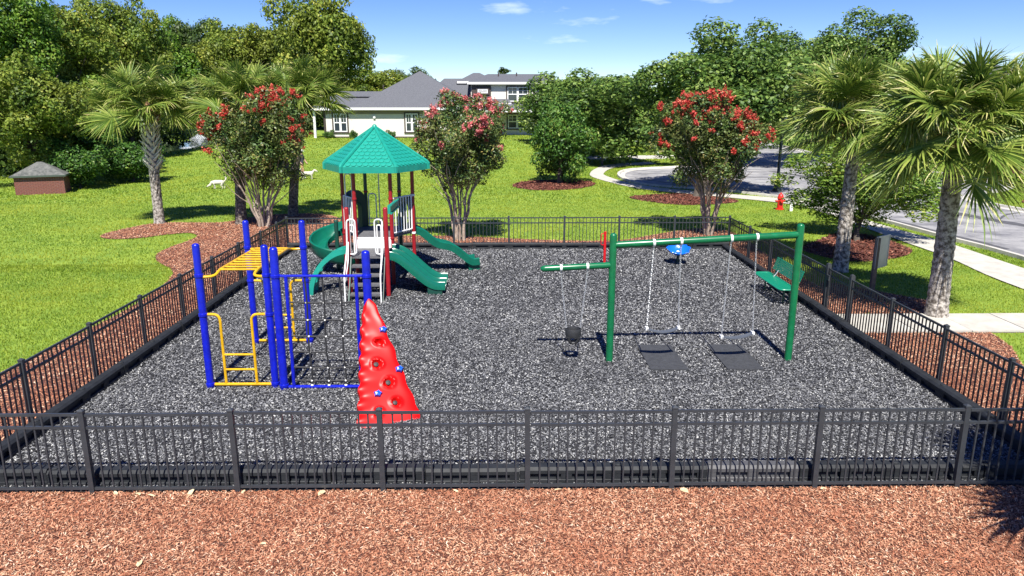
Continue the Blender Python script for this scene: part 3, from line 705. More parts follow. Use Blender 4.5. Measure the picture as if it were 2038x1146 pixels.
# arch climber
pa_ = [Vector((-3.9, 18.66, LZ + .10))]
pts = []
for i in range(19):
    a_ = R(90) * i / 18; pts.append((-3.95 - .93 * math.sin(a_), 18.62 - .22 * math.sin(a_), -.02 + 1.16 * math.cos(a_)))
for off in (-.24, .24):
    m = MB(); vs = []
    for i, p in enumerate(pts):
        a_ = R(90) * i / 18; nx_, nz_ = -math.sin(a_), math.cos(a_)
        for u, v in ((-.05, -.06), (-.05, .06), (.05, .06), (.05, -.06)): vs.append((p[0] + nx_ * v, p[1] + off + u, p[2] + nz_ * v))
    m.add(vs, [(i * 4 + j, i * 4 + (j + 1) % 4, i * 4 + 4 + (j + 1) % 4, i * 4 + 4 + j) for i in range(18) for j in range(4)] + [(0, 1, 2, 3), (75, 74, 73, 72)])
    ac = m.build('arch_climber', 'teal_plastic', tw, True)
    if off > 0:
        for i in (3, 6, 9, 12, 15):
            p = pts[i]; MB().box((p[0], p[1], p[2]), (.12, .40, .05)).build('arch_step', 'teal_plastic', ac)
# roof
RR, EZ, AZ = 1.40, 3.16, 4.17
rc = [Vector((TX + RR * math.cos(R(60 * i)), TY + RR * math.sin(R(60 * i)), EZ + .06)) for i in range(6)]; apx = Vector((TX, TY, AZ))
m = MB(); low = [v - Vector((0, 0, .16)) for v in rc]; inn = [Vector((TX, TY, 0)) + (v - Vector((TX, TY, 0))) * .94 - Vector((TX, TY, 0)) * 0 for v in rc]
lowi = [Vector((TX + (v.x - TX) * .95, TY + (v.y - TY) * .95, v.z)) for v in low]; api = apx - Vector((0, 0, .1))
m.add(rc + low + lowi + [apx, api], [(i, (i + 1) % 6, 18) for i in range(6)] + [(i, 6 + i, 6 + (i + 1) % 6, (i + 1) % 6) for i in range(6)] + [(6 + i, 12 + i, 12 + (i + 1) % 6, 6 + (i + 1) % 6) for i in range(6)] + [(12 + i, 19, 12 + (i + 1) % 6) for i in range(6)])
roof = m.build('roof', 'teal_plastic', tw)
for i in range(6):
    v = rc[i]; dd = (apx - v).normalized()
    m = MB(); m.tube([v + Vector((0, 0, -.15)), v + Vector((0, 0, .0)), v + dd * .05 + Vector((0, 0, .02)), apx + Vector((0, 0, .02))], [.05, .052, .048, .035], 6); m.build('roof_rib', 'teal_plastic', roof)
m = MB(); m.lathe([(.07, -.03), (.06, .04), (.02, .075)], apx, 10); m.build('finial', 'teal_plastic', roof, True)
sh = MB(); outl = [(-.5, .55), (-.5, .0)] + [(-.5 * math.cos(math.pi * k_ / 6), -.5 * math.sin(math.pi * k_ / 6)) for k_ in range(1, 6)] + [(.5, .0), (.5, .55)]
n = len(outl)
sh.add([(x * .94, y, .016 if y < .3 else .002) for x, y in outl] + [(x * .94, y, -.004) for x, y in outl], [tuple(range(n))] + [(i, n + i, n + (i + 1) % n, (i + 1) % n) for i in range(n)])
sh_me = sh.mesh('shingle'); sh_me.materials.append(M['teal_plastic'])
stuffm = MB()
for i in range(6):
    a, b = rc[i], rc[(i + 1) % 6]; ex = (b - a).normalized(); mid = (a + b) / 2; ey = (apx - mid).normalized(); ez = ex.cross(ey)
    if ez.z < 0: ez = -ez; ex = -ex; a, b = b, a
    Lf = (apx - mid).length; rows = 11; rh = Lf / (rows + .6); bw = (b - a).length
    for r_ in range(rows):
        y0 = (r_ + .62) * rh; wrow = bw * (1 - (y0 + .2 * rh) / Lf) - .10
        cw = .138; n_ = max(1, int(wrow / cw)); cw2 = min(wrow / n_, .165); sh_ = .25 * cw2 * (r_ % 2)
        for c_ in range(n_):
            u = (c_ - (n_ - 1) / 2) * cw2
            o3 = mid + ex * u + ey * y0 + ez * .002
            mt = Matrix.Translation(o3) @ Matrix((ex, ey, ez)).transposed().to_4x4() @ Matrix.Diagonal((cw2, rh * 1.15, 1.15, 1))
            if i == 1: stuffm.add([mt @ Vector(v) for v in sh.v], sh.f); continue
            o = link('shingle', sh_me, roof); o.matrix_basis = Matrix.Translation(-ORG[roof]) @ mt
tag(stuffm.build('shingles', 'teal_plastic', roof), kind='stuff')

# ------------------------------------------------------------------ swing set
sw = thing('swing_frame', 'green steel swing frame with a lower side arm', 'swing frame', (3.7, 13.24, 0))
Bz = lambda x: 2.28 + (x - 2.03) * .054
for x, zt in ((2.03, 2.5), (5.46, 2.67)):
    m = MB(); post(m, x, 13.24, zt, .068); m.build('post', 'green_paint', sw, True)
m = MB(); m.tube([(2.03, 13.24, Bz(2.03)), (2.12, 13.24, Bz(2.12)), (5.38, 13.24, Bz(5.38)), (5.46, 13.24, Bz(5.46))], [.045, .066, .066, .045], 14); m.build('top_beam', 'green_paint', sw, True)
m = MB(); m.tube([(.70, 13.24, 1.835), (.74, 13.24, 1.837), (.79, 13.24, 1.84), (1.98, 13.24, 1.90), (2.03, 13.24, 1.90)], [.025, .055, .06, .06, .045], 14); m.build('side_arm', 'green_paint', sw, True)
HANG = [(2.78, Bz(2.78)), (3.28, Bz(3.28)), (4.20, Bz(4.2)), (4.67, Bz(4.67)), (1.08, 1.854), (1.57, 1.88)]
for x, z in HANG:
    m = MB(); rr = .072 if z > 2 else .066; m.tube([(x - .022, 13.24, z), (x + .022, 13.24, z + .001)], rr, 14); o = m.build('clamp', 'white_paint', sw, True)
    m = MB(); m.tube([(x, 13.24, z - rr + .01), (x, 13.24, z - rr - .05)], .014, 6); m.build('hanger', 'steel', o)
def chain(p, q, name, parent):
    p, q = Vector(p), Vector(q); Lc = (q - p).length; n = int(Lc / .042); d = (q - p).normalized(); u = d.orthogonal().normalized(); v = d.cross(u); m = MB()
    for i in range(n):
        c_ = p + d * (Lc * (i + .5) / n); s_ = u if i % 2 else v
        ring = [c_ + d * (.026 * math.cos(a_)) + s_ * (.013 * math.sin(a_)) for a_ in np.linspace(0, 2 * math.pi, 6, endpoint=False)]
        m.tube(ring, .0062, 3, closed=True)
    o = m.build(name, 'steel', parent); o['kind'] = 'stuff'; return o
def belt(x0, x1, zs0, zs1, h0, h1, sag, label):
    t = thing('belt_swing', label, 'swing', ((x0 + x1) / 2, 13.24, min(zs0, zs1) - sag), 0, 'swings hanging from the green frame')
    chain((h0[0], 13.24, h0[1] - .11), (x0, 13.24, zs0), 'chain', t); chain((h1[0], 13.24, h1[1] - .11), (x1, 13.24, zs1), 'chain', t)
    m = MB(); vs = []; n = 14
    for i in range(n + 1):
        s_ = i / n; x = x0 + (x1 - x0) * s_; z = zs0 + (zs1 - zs0) * s_ - sag * (1 - (2 * s_ - 1) ** 2) - .03
        for dy, dz_ in ((-.075, .012), (0, 0), (.075, .012), (.075, 0), (0, -.014), (-.075, 0)): vs.append((x, 13.24 + dy * (1 - .25 * (2 * s_ - 1) ** 4), z + dz_))
    m.add(vs, [(i * 6 + j, i * 6 + (j + 1) % 6, i * 6 + 6 + (j + 1) % 6, i * 6 + 6 + j) for i in range(n) for j in range(6)] + [tuple(range(6)), tuple(n * 6 + j for j in range(6))])
    m.build('seat', 'seat_grey', t, True)
    for x, z in ((x0, zs0), (x1, zs1)): MB().box((x, 13.24, z - .02), (.05, .10, .055)).build('seat_bracket', 'white_paint', t)
belt(2.72, 3.32, .70, .71, HANG[0], HANG[1], .075, 'black belt swing on chains nearer the bucket swing')
belt(4.15, 4.74, .53, .60, HANG[2], HANG[3], .055, 'low-hanging black belt swing on chains next to the end post')
t = thing('bucket_swing', 'black rubber toddler bucket swing hanging from the side arm', 'swing', (1.325, 13.24, .38), 0, 'swings hanging from the green frame')
chain((1.08, 13.24, 1.74), (1.20, 13.24, .70), 'chain', t); chain((1.57, 13.24, 1.77), (1.46, 13.24, .70), 'chain', t)
m = MB(); vs = []; n = 20
rings = [(.145, .68, 1), (.152, .66, 1), (.15, .56, 1), (.142, .52, 1), (.125, .52, 1), (.128, .66, 1), (.135, .68, 1)]
for r_, z, _ in rings:
    for q in range(n): vs.append((1.33 + r_ * math.cos(2 * math.pi * q / n), 13.24 + r_ * .9 * math.sin(2 * math.pi * q / n), z))
m.add(vs, [(i * n + q, i * n + (q + 1) % n, ((i + 1) % 7) * n + (q + 1) % n, ((i + 1) % 7) * n + q) for i in range(7) for q in range(n)]); m.build('bucket_rim', 'rubber_black', t, True)
for a_ in (45, 135, 225, 315):
    m = MB(); c0, s0 = math.cos(R(a_)), math.sin(R(a_))
    m.tube([(1.33 + .138 * c0, 13.24 + .125 * s0, .54), (1.33 + .12 * c0, 13.24 + .11 * s0, .46), (1.33 + .05 * c0, 13.24 + .05 * s0, .40)], [.03, .028, .035], 8); m.build('strap', 'rubber_black', t, True)
m = MB(); m.ball((1.33, 13.24, .41), .09, 12, 6, (1, .9, .45)); m.build('bucket_base', 'rubber_black', t, True)
for x0, x1, lab in ((2.70, 3.40, 'black rubber wear mat under the belt swing beside the bucket swing'), (4.12, 4.80, 'black rubber wear mat under the low swing by the end post')):
    m = MB(); pl = [(x0, 14.06), (x0 + .01, 12.66), (x1, 12.64), (x1 - .01, 14.05)]; m.prism(pl, .03, .075)
    o = m.build('wear_mat', 'mat_grey', None, loc=((x0 + x1) / 2, 13.35, .03)); tag(o, lab, 'mat', 'rubber mats under the swings')
    ORG[o] = Vector(((x0 + x1) / 2, 13.35, .03))

# ------------------------------------------------------------------ spinner and bowl seat
t = thing('stand_spinner', 'red upright spinner pole with loop handle at the back', 'spinner', (3.02, 21.3, .06))
MB().tube([(3.02, 21.3, .05), (3.02, 21.3, 1.12)], .04, 12).build('pole', 'red_bright', t, True)
MB().tube(bend([(3.02, 21.3, 1.06), (2.90, 21.28, 1.06), (2.90, 21.28, .72), (3.02, 21.3, .72)], .06), .014, 8).build('handle', 'red_bright', t, True)
MB().lathe([(.26, .10), (.28, .13), (.26, .16), (.05, .18)], (3.02, 21.3, 0), 20).build('foot_plate', 'rubber_black', t, True)
t = thing('bowl_seat', 'bright blue scalloped bowl seat on a dark stem near the back fence', 'spinner', (5.27, 21.55, .08))
m = MB(); vs = []; n = 48; tl = Matrix.Translation((5.26, 21.55, .50)) @ Matrix.Rotation(R(22), 4, 'X')
prof = [(.02, -.10), (.16, -.09), (.27, -.01), (.33, .07), (.345, .09), (.33, .10), (.30, .06), (.24, .0), (.14, -.055), (.015, -.06)]
for r_, z in prof:
    for q in range(n):
        a_ = 2 * math.pi * q / n; k_ = r_ * (1 + .07 * math.cos(8 * a_) * min(1, r_ * 3)); vs.append(tl @ Vector((k_ * math.cos(a_), k_ * math.sin(a_), z + .012 * math.cos(8 * a_) * r_ * 3)))
m.add(vs, [(i * n + q, i * n + (q + 1) % n, (i + 1) * n + (q + 1) % n, (i + 1) * n + q) for i in range(9) for q in range(n)] + [tuple(range(n)), tuple(9 * n + q for q in range(n))])
bo = m.build('bowl', 'cup_blue', t, True)
m = MB(); m.ball(tuple(tl @ Vector((0, 0, -.04))), .05, 10, 6, (1, 1, .6)); m.build('hub_cap', 'white_paint', bo, True)
m = MB(); m.lathe([(.06, .02), (.045, .1), (.04, .42)], (5.27, 21.58, 0), 12); m.build('stem', 'bench_dark', t, True)

# ------------------------------------------------------------------ bench
t = thing('park_bench', 'green metal slatted bench against the right side fence', 'bench', (6.95, 17.9, .04))
by0, by1 = 16.92, 18.8; sx0, sx1 = 6.62, 7.04
m = MB(); ol = []
for (cx_, cy_, a0) in ((sx1 - .1, by1 - .1, 0), (sx0 + .14, by1 - .14, 90), (sx0 + .14, by0 + .14, 180), (sx1 - .1, by0 + .1, 270)):
    rr = .1 if cx_ > 6.85 else .14
    ol += [(cx_ + rr * math.cos(R(a0 + 15 * k_)), cy_ + rr * math.sin(R(a0 + 15 * k_))) for k_ in range(7)]
m.tube([(x, y, .46) for x, y in ol], .02, 8, closed=True); m.build('seat_frame', 'bench_green', t, True)
sl_me = mesh_of(MB().box((0, 0, 0), (.40, .022, .012)), 'bench_green', 'slat')
n = 46
for i in range(n):
    y = by0 + .05 + (by1 - by0 - .1) * i / (n - 1); link('slat', sl_me, t, Vector(((sx0 + sx1) / 2, y, .455)) - ORG[t], (0, 0, R(8)), (.86 if i in (0, 1, n - 2, n - 1) else 1, 1, 1))
bs = mesh_of(MB().box((0, 0, 0), (.014, by1 - by0 - .15, .040)), 'bench_green', 'back_slat')
for i in range(7): link('back_slat', bs, t, Vector((7.10 + .016 * i, (by0 + by1) / 2, .60 + .045 * i)) - ORG[t], (0, R(18), 0))
for y in (by0 + .3, by1 - .3):
    m = MB(); m.tube(bend([(7.0, y, .0), (6.98, y, .43), (7.10, y, .52), (7.22, y, .93)], .08), .022, 8); m.tube([(6.72, y, .43), (7.0, y, .43)], .02, 8); m.tube([(6.85, y, .43), (6.84, y, .0)], .022, 8); m.build('leg', 'bench_dark', t, True)
    m = MB(); m.tube(bend([(6.98, y - .16, .45), (7.03, y - .16, .50), (7.10, y - .16, .62)], .04), .012, 6); m.build('bracket', 'steel', t, True)

# ------------------------------------------------------------------ foliage helpers
def unit(v): return v / np.maximum(np.linalg.norm(v, axis=-1, keepdims=True), 1e-9)
def leaf_quads(c, nrm, size, asp=.55, fold=.25):
    n = len(c); r = rng.normal(size=(n, 3)); a = unit(np.cross(nrm, r)); b = np.cross(nrm, a)
    s = (size * rng.uniform(.6, 1.3, n))[:, None]
    return np.stack([c - a * s, c - b * s * asp + nrm * s * fold, c + a * s * 1.1, c + b * s * asp + nrm * s * fold], 1)
def crown_mesh(name, material, nl, nleaf, ls, seed, shape='round', lob=(.26, .40)):
    """unit crown (radius about 1) of leaf clumps; leaves sit in the shells of many small lobes"""
    global rng
    rng = np.random.default_rng(seed)
    lc, lr = [], []
    while len(lc) < nl:
        d = unit(rng.normal(size=3)); r = rng.uniform(.25, .82) if len(lc) > nl * .25 else rng.uniform(.0, .5)
        p = d * r
        if shape == 'vase':
            h = (p[2] + 1) / 2; k = .74 + .38 * min(1, h * 1.35); p[:2] *= k
        if shape == 'cone': p[:2] *= 1.0 - .45 * max(0, p[2])
        if shape == 'dome' and p[2] < -.35: p[2] = -.35 + .3 * (p[2] + .35)
        lc.append(p); lr.append(rng.uniform(*lob) * (1.12 - .35 * r))
    lc, lr = np.array(lc), np.array(lr)
    i = rng.choice(nl, nleaf * 2, p=lr ** 2 / (lr ** 2).sum()); d = unit(rng.normal(size=(nleaf * 2, 3))); d[:, 2] += .15; d = unit(d)
    wob = 1 + .22 * np.sin(d[:, 0] * 9 + i) * np.sin(d[:, 1] * 8 + i * 2) * np.cos(d[:, 2] * 7 + i)
    c = lc[i] + d * (lr[i] * rng.uniform(.62, 1.08, len(i)) * wob)[:, None]
    keep = np.ones(len(c), bool)
    for q in range(nl):
        keep &= ~((np.linalg.norm(c - lc[q], axis=1) < lr[q] * .6) & (i != q))
    c, d, i = c[keep][:nleaf], d[keep][:nleaf], i[keep][:nleaf]
    nr = unit(d * .8 + rng.normal(size=d.shape) * .55 + np.array([0, 0, .25]))
    V = leaf_quads(c, nr, ls)
    lv = rng.normal(0, .13, nl)
    rnd = np.clip(rng.beta(2.2, 2.2, len(c)) + lv[i], 0, 1)
    return np_mesh(name, V, rnd, material), lc, lr
def branch(m, p, q, r0, r1, bow=.1, n=7, k=5):
    p, q = Vector(p), Vector(q); d = q - p; o = Vector((random.uniform(-1, 1), random.uniform(-1, 1), random.uniform(-.3, .5))) * d.length * bow
    pts = [p.lerp(q, t / k) + o * math.sin(math.pi * t / k) for t in range(k + 1)]
    m.tube(pts, [r0 + (r1 - r0) * t / k for t in range(k + 1)], n)
CR = {}
def crown_kind(kind, material):
    key = (kind, material)
    if key not in CR:
        sp = {'wood1': (85, 27000, .026, 11, 'round', (.14, .29)), 'wood2': (100, 27000, .025, 12, 'round', (.13, .27)), 'wood3': (75, 26000, .027, 13, 'round', (.16, .30)),
              'oak1': (110, 34000, .024, 21, 'round', (.13, .27)), 'oak2': (60, 17000, .036, 22, 'dome', (.20, .32)), 'oak3': (95, 24000, .028, 23, 'round', (.16, .29)), 'bush': (60, 13000, .034, 31, 'cone', (.20, .32)),
              'small': (90, 27000, .022, 41, 'round', (.14, .26)), 'shrub': (45, 9000, .040, 51, 'round', (.2, .34))}[kind]
        me, lc, lr = crown_mesh('crown_' + kind, material, *sp[:2], sp[2], sp[3], sp[4], sp[5]); CR[key] = (me, lc)
    return CR[key]
def tree(name, label, cat, base, c, rx, rz_, kind, material, tr=.2, bark='bark', group=None, ry=None, limbs=7):
    bx, by = base; bz = tz(bx, by)
    t = thing(name, label, cat, (bx, by, bz), 0, group)
    me, lc = crown_kind(kind, material)
    o = link('crown', me, t, Vector(c) - Vector((bx, by, bz)), (0, 0, random.uniform(0, 6.28)), (rx, ry or rx, rz_))
    m = MB(); top = Vector((c[0], c[1], c[2] - .25 * rz_)); bot = Vector((bx, by, bz - .15)); fk = bot.lerp(top, .55)
    m.tube([bot, bot + Vector((0, 0, .25)), bot.lerp(fk, .5) + Vector((random.uniform(-.1, .1), random.uniform(-.1, .1), 0)), fk], [tr * 1.45, tr * 1.1, tr * .95, tr * .8], 9)
    for i in range(limbs):
        a_ = 6.283 * i / limbs + random.random() * .6; e = Vector((math.cos(a_) * rx * .45, math.sin(a_) * (ry or rx) * .45, random.uniform(-.1, .5) * rz_))
        branch(m, fk.lerp(bot, random.uniform(0, .25)), Vector(c) + e, tr * .55, tr * .12, .12)
    m.build('trunk', bark, t, True)
    return t

# ------------------------------------------------------------------ crape myrtles
crape_me, crape_lc, crape_lr = crown_mesh('crown_crape', 'leaf_crape', 110, 26000, .022, 61, 'vase', (.12, .23))
def bloom_mesh(material, seed):
    g = np.random.default_rng(seed); n = 90; sub = g.normal(0, 1, (5, 3)) * np.array([.045, .045, .07])
    d = unit(g.normal(size=(n, 3))); c = sub[g.integers(0, 5, n)] + d * np.array([.085, .085, .10]) * g.uniform(.3, 1.1, n)[:, None]
    r = g.normal(size=(n, 3)); nr = unit(d + .7 * r); a = unit(np.cross(nr, g.normal(size=(n, 3)))); b = np.cross(nr, a); s = g.uniform(.018, .038, n)[:, None]
    V = np.stack([c - a * s, c - b * s, c + a * s, c + b * s], 1); return np_mesh('flower_cluster', V, g.uniform(0, 1, n), material)
bl_me = {k_: [bloom_mesh(k_, s_) for s_ in (1, 2, 3)] for k_ in ('bloom_red', 'bloom_pink')}
def crape(label, base, c, rx, rz_, mtl, nfl, rot, seed, stems=9, pref=0.):
    random.seed(seed); bx, by = base
    t = thing('crape_myrtle', label, 'tree', (bx, by, tz(bx, by)), 0, 'crape myrtles around the playground')
    off = Vector(c) - ORG[t]
    o = link('crown', crape_me, t, off, (0, 0, rot), (rx, rx, rz_))
    for i in range(stems):
        a_ = 6.283 * i / stems + random.uniform(-.3, .3); m = MB(); rr = random.uniform(.05, .12)
        p0 = Vector((bx + rr * math.cos(a_) * 1.4, by + rr * math.sin(a_) * 1.4, -.05)); k_ = random.uniform(.16, .40)
        p1 = Vector((bx + rx * k_ * .55 * math.cos(a_), by + rx * k_ * .55 * math.sin(a_), c[2] - rz_ * .95)); p2 = Vector((bx + rx * k_ * 1.3 * math.cos(a_), by + rx * k_ * 1.3 * math.sin(a_), c[2] - rz_ * .35))
        r0 = random.uniform(.032, .055); w1 = Vector((random.uniform(-.08, .08), random.uniform(-.08, .08), 0))
        m.tube([p0, p0.lerp(p1, .35) + w1, p0.lerp(p1, .7) - w1 * .5, p1, p1.lerp(p2, .5), p2], [r0 * 1.25, r0, r0 * .95, r0 * .85, r0 * .6, r0 * .3], 7)
        for q in range(4):
            b_ = a_ + random.uniform(-.9, .9); s_ = p1.lerp(p2, random.uniform(-.3, .7)); e = Vector((s_.x + rx * .38 * math.cos(b_), s_.y + rx * .38 * math.sin(b_), s_.z + rz_ * random.uniform(.35, .9))); branch(m, s_, e, r0 * .5, r0 * .15, .08, 5, 3)
        m.build('stem', 'crape_bark', t, True)
    n = 0; g = np.random.default_rng(seed)
    cs, sn = math.cos(rot), math.sin(rot)
    top = crape_lc[:, 2] + np.linalg.norm(crape_lc[:, :2], axis=1) * .35
    order = [i for i in np.argsort(-top)][:62]
    while n < nfl:
        i = order[int(len(order) * g.random() ** 1.2)]; d = unit(g.normal(size=3) + np.array([0, 0, .5])); p = crape_lc[i] + d * crape_lr[i] * 1.02
        if np.linalg.norm(p * np.array([1, 1, 1.0])) < .62 or p[2] < -.15: continue
        x = p[0] * cs - p[1] * sn; y = p[0] * sn + p[1] * cs
        if pref and g.random() < .5 and x * pref < 0: continue
        s_ = g.uniform(.55, 1.25)
        link('flower_cluster', bl_me[mtl][n % 3], t, off + Vector((x * rx, y * rx, p[2] * rz_)), (g.normal(0, .4), g.normal(0, .4), g.uniform(0, 6)), (s_, s_, s_)); n += 1
    return t
crape('crape myrtle with deep red blooms behind the monkey bars', (-9.44, 28.86), (-9.25, 28.9, 3.3), 2.5, 2.35, 'bloom_red', 110, .4, 5)
crape('crape myrtle with sparse pink blooms beside the play tower roof', (-1.52, 25.9), (-1.40, 25.9, 3.4), 2.3, 2.0, 'bloom_pink', 95, 2.1, 6)
crape('crape myrtle thick with red blooms above the swing frame', (7.61, 26.85), (7.62, 26.85, 3.35), 2.5, 2.1, 'bloom_red', 200, 4.0, 7, 11, 1.)

# ------------------------------------------------------------------ palms
def frond_mesh(el, seed, pl=.85, fl=.98):
    g = np.random.default_rng(seed); F_, rn = [], []
    n = 8; e = math.radians(el); p = np.array([0., 0, 0]); P = [p.copy()]
    for i in range(n):
        ang = e - math.radians(24) * (i / n) * (1 if el > -20 else .5); p = p + np.array([math.cos(ang), 0, math.sin(ang)]) * pl / n; P.append(p.copy())
    wv = np.array([0, .016, 0])
    for i in range(n):
        F_.append([P[i] - wv, P[i] + wv, P[i + 1] + wv * .8, P[i + 1] - wv * .8]); rn.append(.72)
    ang = e - math.radians(34) * (1 if el > -20 else .5); ax_ = np.array([math.cos(ang), 0, math.sin(ang)]); sd_ = np.array([0, 1., 0]); up = np.cross(ax_, sd_); up = up if up[2] > 0 else -up
    N = 58; hub = P[-1]; dn = np.array([0, 0, -1.])
    for i in range(N):
        ph = math.radians(-142 + 284 * i / (N - 1)) + g.normal(0, .02); s_ = abs(ph)
        org = hub + ax_ * .30 * (1 - s_ / 2.3) ** 1.0          # the costa runs into the blade
        d = ax_ * math.cos(ph) + sd_ * math.sin(ph) + up * (.22 * math.cos(ph * 1.2) + .10); d /= np.linalg.norm(d)
        Lf = fl * (.60 + .32 * math.cos(ph * .62)) * g.uniform(.88, 1.08); dr = g.uniform(.05, .42) * (1.15 if s_ < 1 else .9)
        tw_ = .55 * (1 if i % 2 else -1) + g.normal(0, .15); ac = np.cross(d, up); ac /= np.linalg.norm(ac); ac = ac * math.cos(tw_) + up * math.sin(tw_)
        st = [0, .30, .55, .78, 1.0]; wd = [.009, .020, .018, .012, .002]; pts = []
        for q in st: pts.append(org + d * Lf * q * (1 - .18 * q * q * dr) + dn * Lf * dr * q ** 2.6)
        base = g.beta(2, 2.2)
        for q in range(4):
            F_.append([pts[q] - ac * wd[q], pts[q] + ac * wd[q], pts[q + 1] + ac * wd[q + 1], pts[q + 1] - ac * wd[q + 1]]); rn.append(min(1, base * .8 + .07 * q + (.25 if q == 3 and g.random() < .4 else 0)))
    return np_mesh('frond', np.array(F_), np.array(rn), 'frond')
FR = {e: [frond_mesh(e, 400 + e * 3 + k_) for k_ in range(3)] for e in (78, 52, 28, 5, -22, -48)}
def palm(label, base, top, r0, r1, nf, size, bark, boots=None, seed=1, els=None, fib=True):
    random.seed(seed); bx, by = base; t = thing('palm_tree', label, 'palm', (bx, by, 0), 0, 'cabbage palms around the playground')
    p0, p1 = Vector((bx, by, -.08)), Vector(top); m = MB(); pts, rs = [], []
    nseg = 44
    for i in range(nseg + 1):
        s_ = i / nseg; bow = Vector((p1.x - p0.x, p1.y - p0.y, 0)) * (.25 * math.sin(math.pi * s_))
        pts.append(p0.lerp(p1, s_) - bow * .5); rs.append((r0 + (r1 - r0) * s_) * (1 + .20 * math.exp(-s_ * 14)) * (1 + (.045 if i % 2 else -.02) + random.uniform(-.025, .025)))
    m.tube(pts, rs, 14); m.build('trunk', bark, t, True)
    if boots:
        z0, z1, n = boots; bm_ = MB(); bm_.add([(0, -.07, -.10), (0, .07, -.10), (.10, -.045, .09), (.10, .045, .09), (.21, -.02, .27), (.21, .02, .27), (.03, -.06, -.06), (.03, .06, -.06), (.125, 0, .08), (.225, 0, .265)], [(0, 1, 3, 2), (2, 3, 5, 4), (6, 8, 7), (8, 9, 5, 3), (8, 2, 4, 9), (6, 0, 2, 8), (7, 8, 3, 1), (4, 5, 9), (0, 6, 7, 1)])
        me = bm_.mesh('leaf_base'); me.materials.append(M['palm_boot'])
        for i in range(n):
            s_ = i / (n - 1); z = z0 + (z1 - z0) * s_; q = p0.lerp(p1, (z + .08) / (p1.z + .08)); a_ = i * 2.4; rr = r1 * 1.0
            link('leaf_base', me, t, (q.x - bx + rr * math.cos(a_) * .9, q.y - by + rr * math.sin(a_) * .9, z), (random.choice((-.45, .45)) + random.uniform(-.15, .15), random.uniform(-.15, .15), a_), (1.05, 1.0, random.uniform(.85, 1.2)))
    if fib:
        m = MB(); m.lathe([(r1 * 1.0, -.25), (r1 * 1.45, -.02), (r1 * 1.5, .18), (r1 * .9, .45), (.03, .68)], p1, 10); m.build('crown_shaft', 'palm_fibre', t, True)
        for i in range(26):
            a_ = i * 2.4; e = random.uniform(-.3, .5); q = p1 + Vector((r1 * 1.2 * math.cos(a_), r1 * 1.2 * math.sin(a_), random.uniform(-.2, .1)))
            MB().tube([q, q + Vector((math.cos(a_) * .14, math.sin(a_) * .14, .10 + e * .2)), q + Vector((math.cos(a_) * .26, math.sin(a_) * .26, .20 + e * .4))], [.028, .022, .010], 5).build('frond_stub', 'palm_fibre', t)
    es = els or (78, 52, 28, 5, -22, -48); wts = (.18, .24, .22, .18, .12, .06) if not els else [1 / len(es)] * len(es)
    seq = []
    for e, w_ in zip(es, wts): seq += [e] * max(1 if e < -30 else 2, round(w_ * nf * (.5 if e < -30 else 1)))
    for i, e in enumerate(seq):
        a_ = i * 2.39996 + random.uniform(-.25, .25); s_ = size * random.uniform(.86, 1.1); h = .12 + .40 * (e + 48) / 126; rr = r1 * .8 * math.cos(R(e))
        link('frond', random.choice(FR[e]), t, (p1.x - bx + rr * math.cos(a_), p1.y - by + rr * math.sin(a_), p1.z + h), (random.uniform(-1., 1.), random.uniform(-.16, .16), a_), (s_, s_, s_))
    return t
palm('palm with pale criss-cross leaf bases standing alone on the left lawn', (-13.94, 29.77), (-13.86, 29.75, 4.15), .19, .19, 46, 1.12, 'palm_bark', (2.2, 4.1, 84), 1, (78, 52, 52, 28, 28, 5))
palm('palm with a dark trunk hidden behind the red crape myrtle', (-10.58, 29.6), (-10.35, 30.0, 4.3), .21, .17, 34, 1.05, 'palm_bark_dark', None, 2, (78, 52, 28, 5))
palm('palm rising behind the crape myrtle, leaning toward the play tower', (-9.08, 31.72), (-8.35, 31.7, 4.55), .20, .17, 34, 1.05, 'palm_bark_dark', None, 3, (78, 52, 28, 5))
palm('slim palm just beyond the right side fence, near the bench', (9.88, 20.85), (9.88, 20.85, 3.95), .21, .155, 62, 1.06, 'palm_bark', None, 4, (78, 78, 52, 52, 28, 28, 5, -22))
palm('large full-crowned palm next to the concrete path on the right', (10.0, 16.15), (9.92, 16.2, 3.92), .225, .175, 66, 1.10, 'palm_bark', None, 5, (78, 78, 52, 52, 28, 28, 5, 5, -22, -48))
palm('palm outside the playground corner, right of the foreground mulch', (7.8, 5.3), (7.7, 5.3, 3.7), .22, .175, 34, 1.1, 'palm_bark', None, 6)

# ------------------------------------------------------------------ lawn trees
tree('evergreen_shrub', 'dense rounded evergreen bush in its own mulch ring on the lawn', 'bush', (3.45, 44.5), (3.5, 44.5, 2.35), 2.5, 2.65, 'bush', 'leaf_shrub', .16)
tree('oak_tree', 'largest live oak with trunk in a mulch bed beside the sidewalk', 'tree', (10.2, 38.0), (11.3, 40.5, 4.9), 5.9, 4.1, 'oak1', 'leaf_oak', .28, group='live oaks along the street', limbs=10)
tree('oak_tree', 'broad live oak spreading over the bend of the sidewalk', 'tree', (8.9, 61.0), (8.6, 57.5, 4.0), 6.4, 4.0, 'oak3', 'leaf_oak', .26, group='live oaks along the street')
tree('oak_tree', 'live oak behind the round bush, next to the house', 'tree', (5.0, 67.0), (6.4, 67, 3.9), 5.8, 4.1, 'oak3', 'leaf_oak', .26, group='live oaks along the street')
tree('oak_tree', 'live oak shading the far side of the turning circle', 'tree', (19.4, 62.5), (19.0, 56.5, 6.0), 5.8, 4.6, 'oak1', 'leaf_oak', .26, group='live oaks along the street', limbs=9)
tree('oak_tree', 'tall live oak showing above the slim palm', 'tree', (32.0, 61), (27.5, 60, 7.4), 6.0, 4.4, 'oak1', 'leaf_oak', .28, group='live oaks along the street')
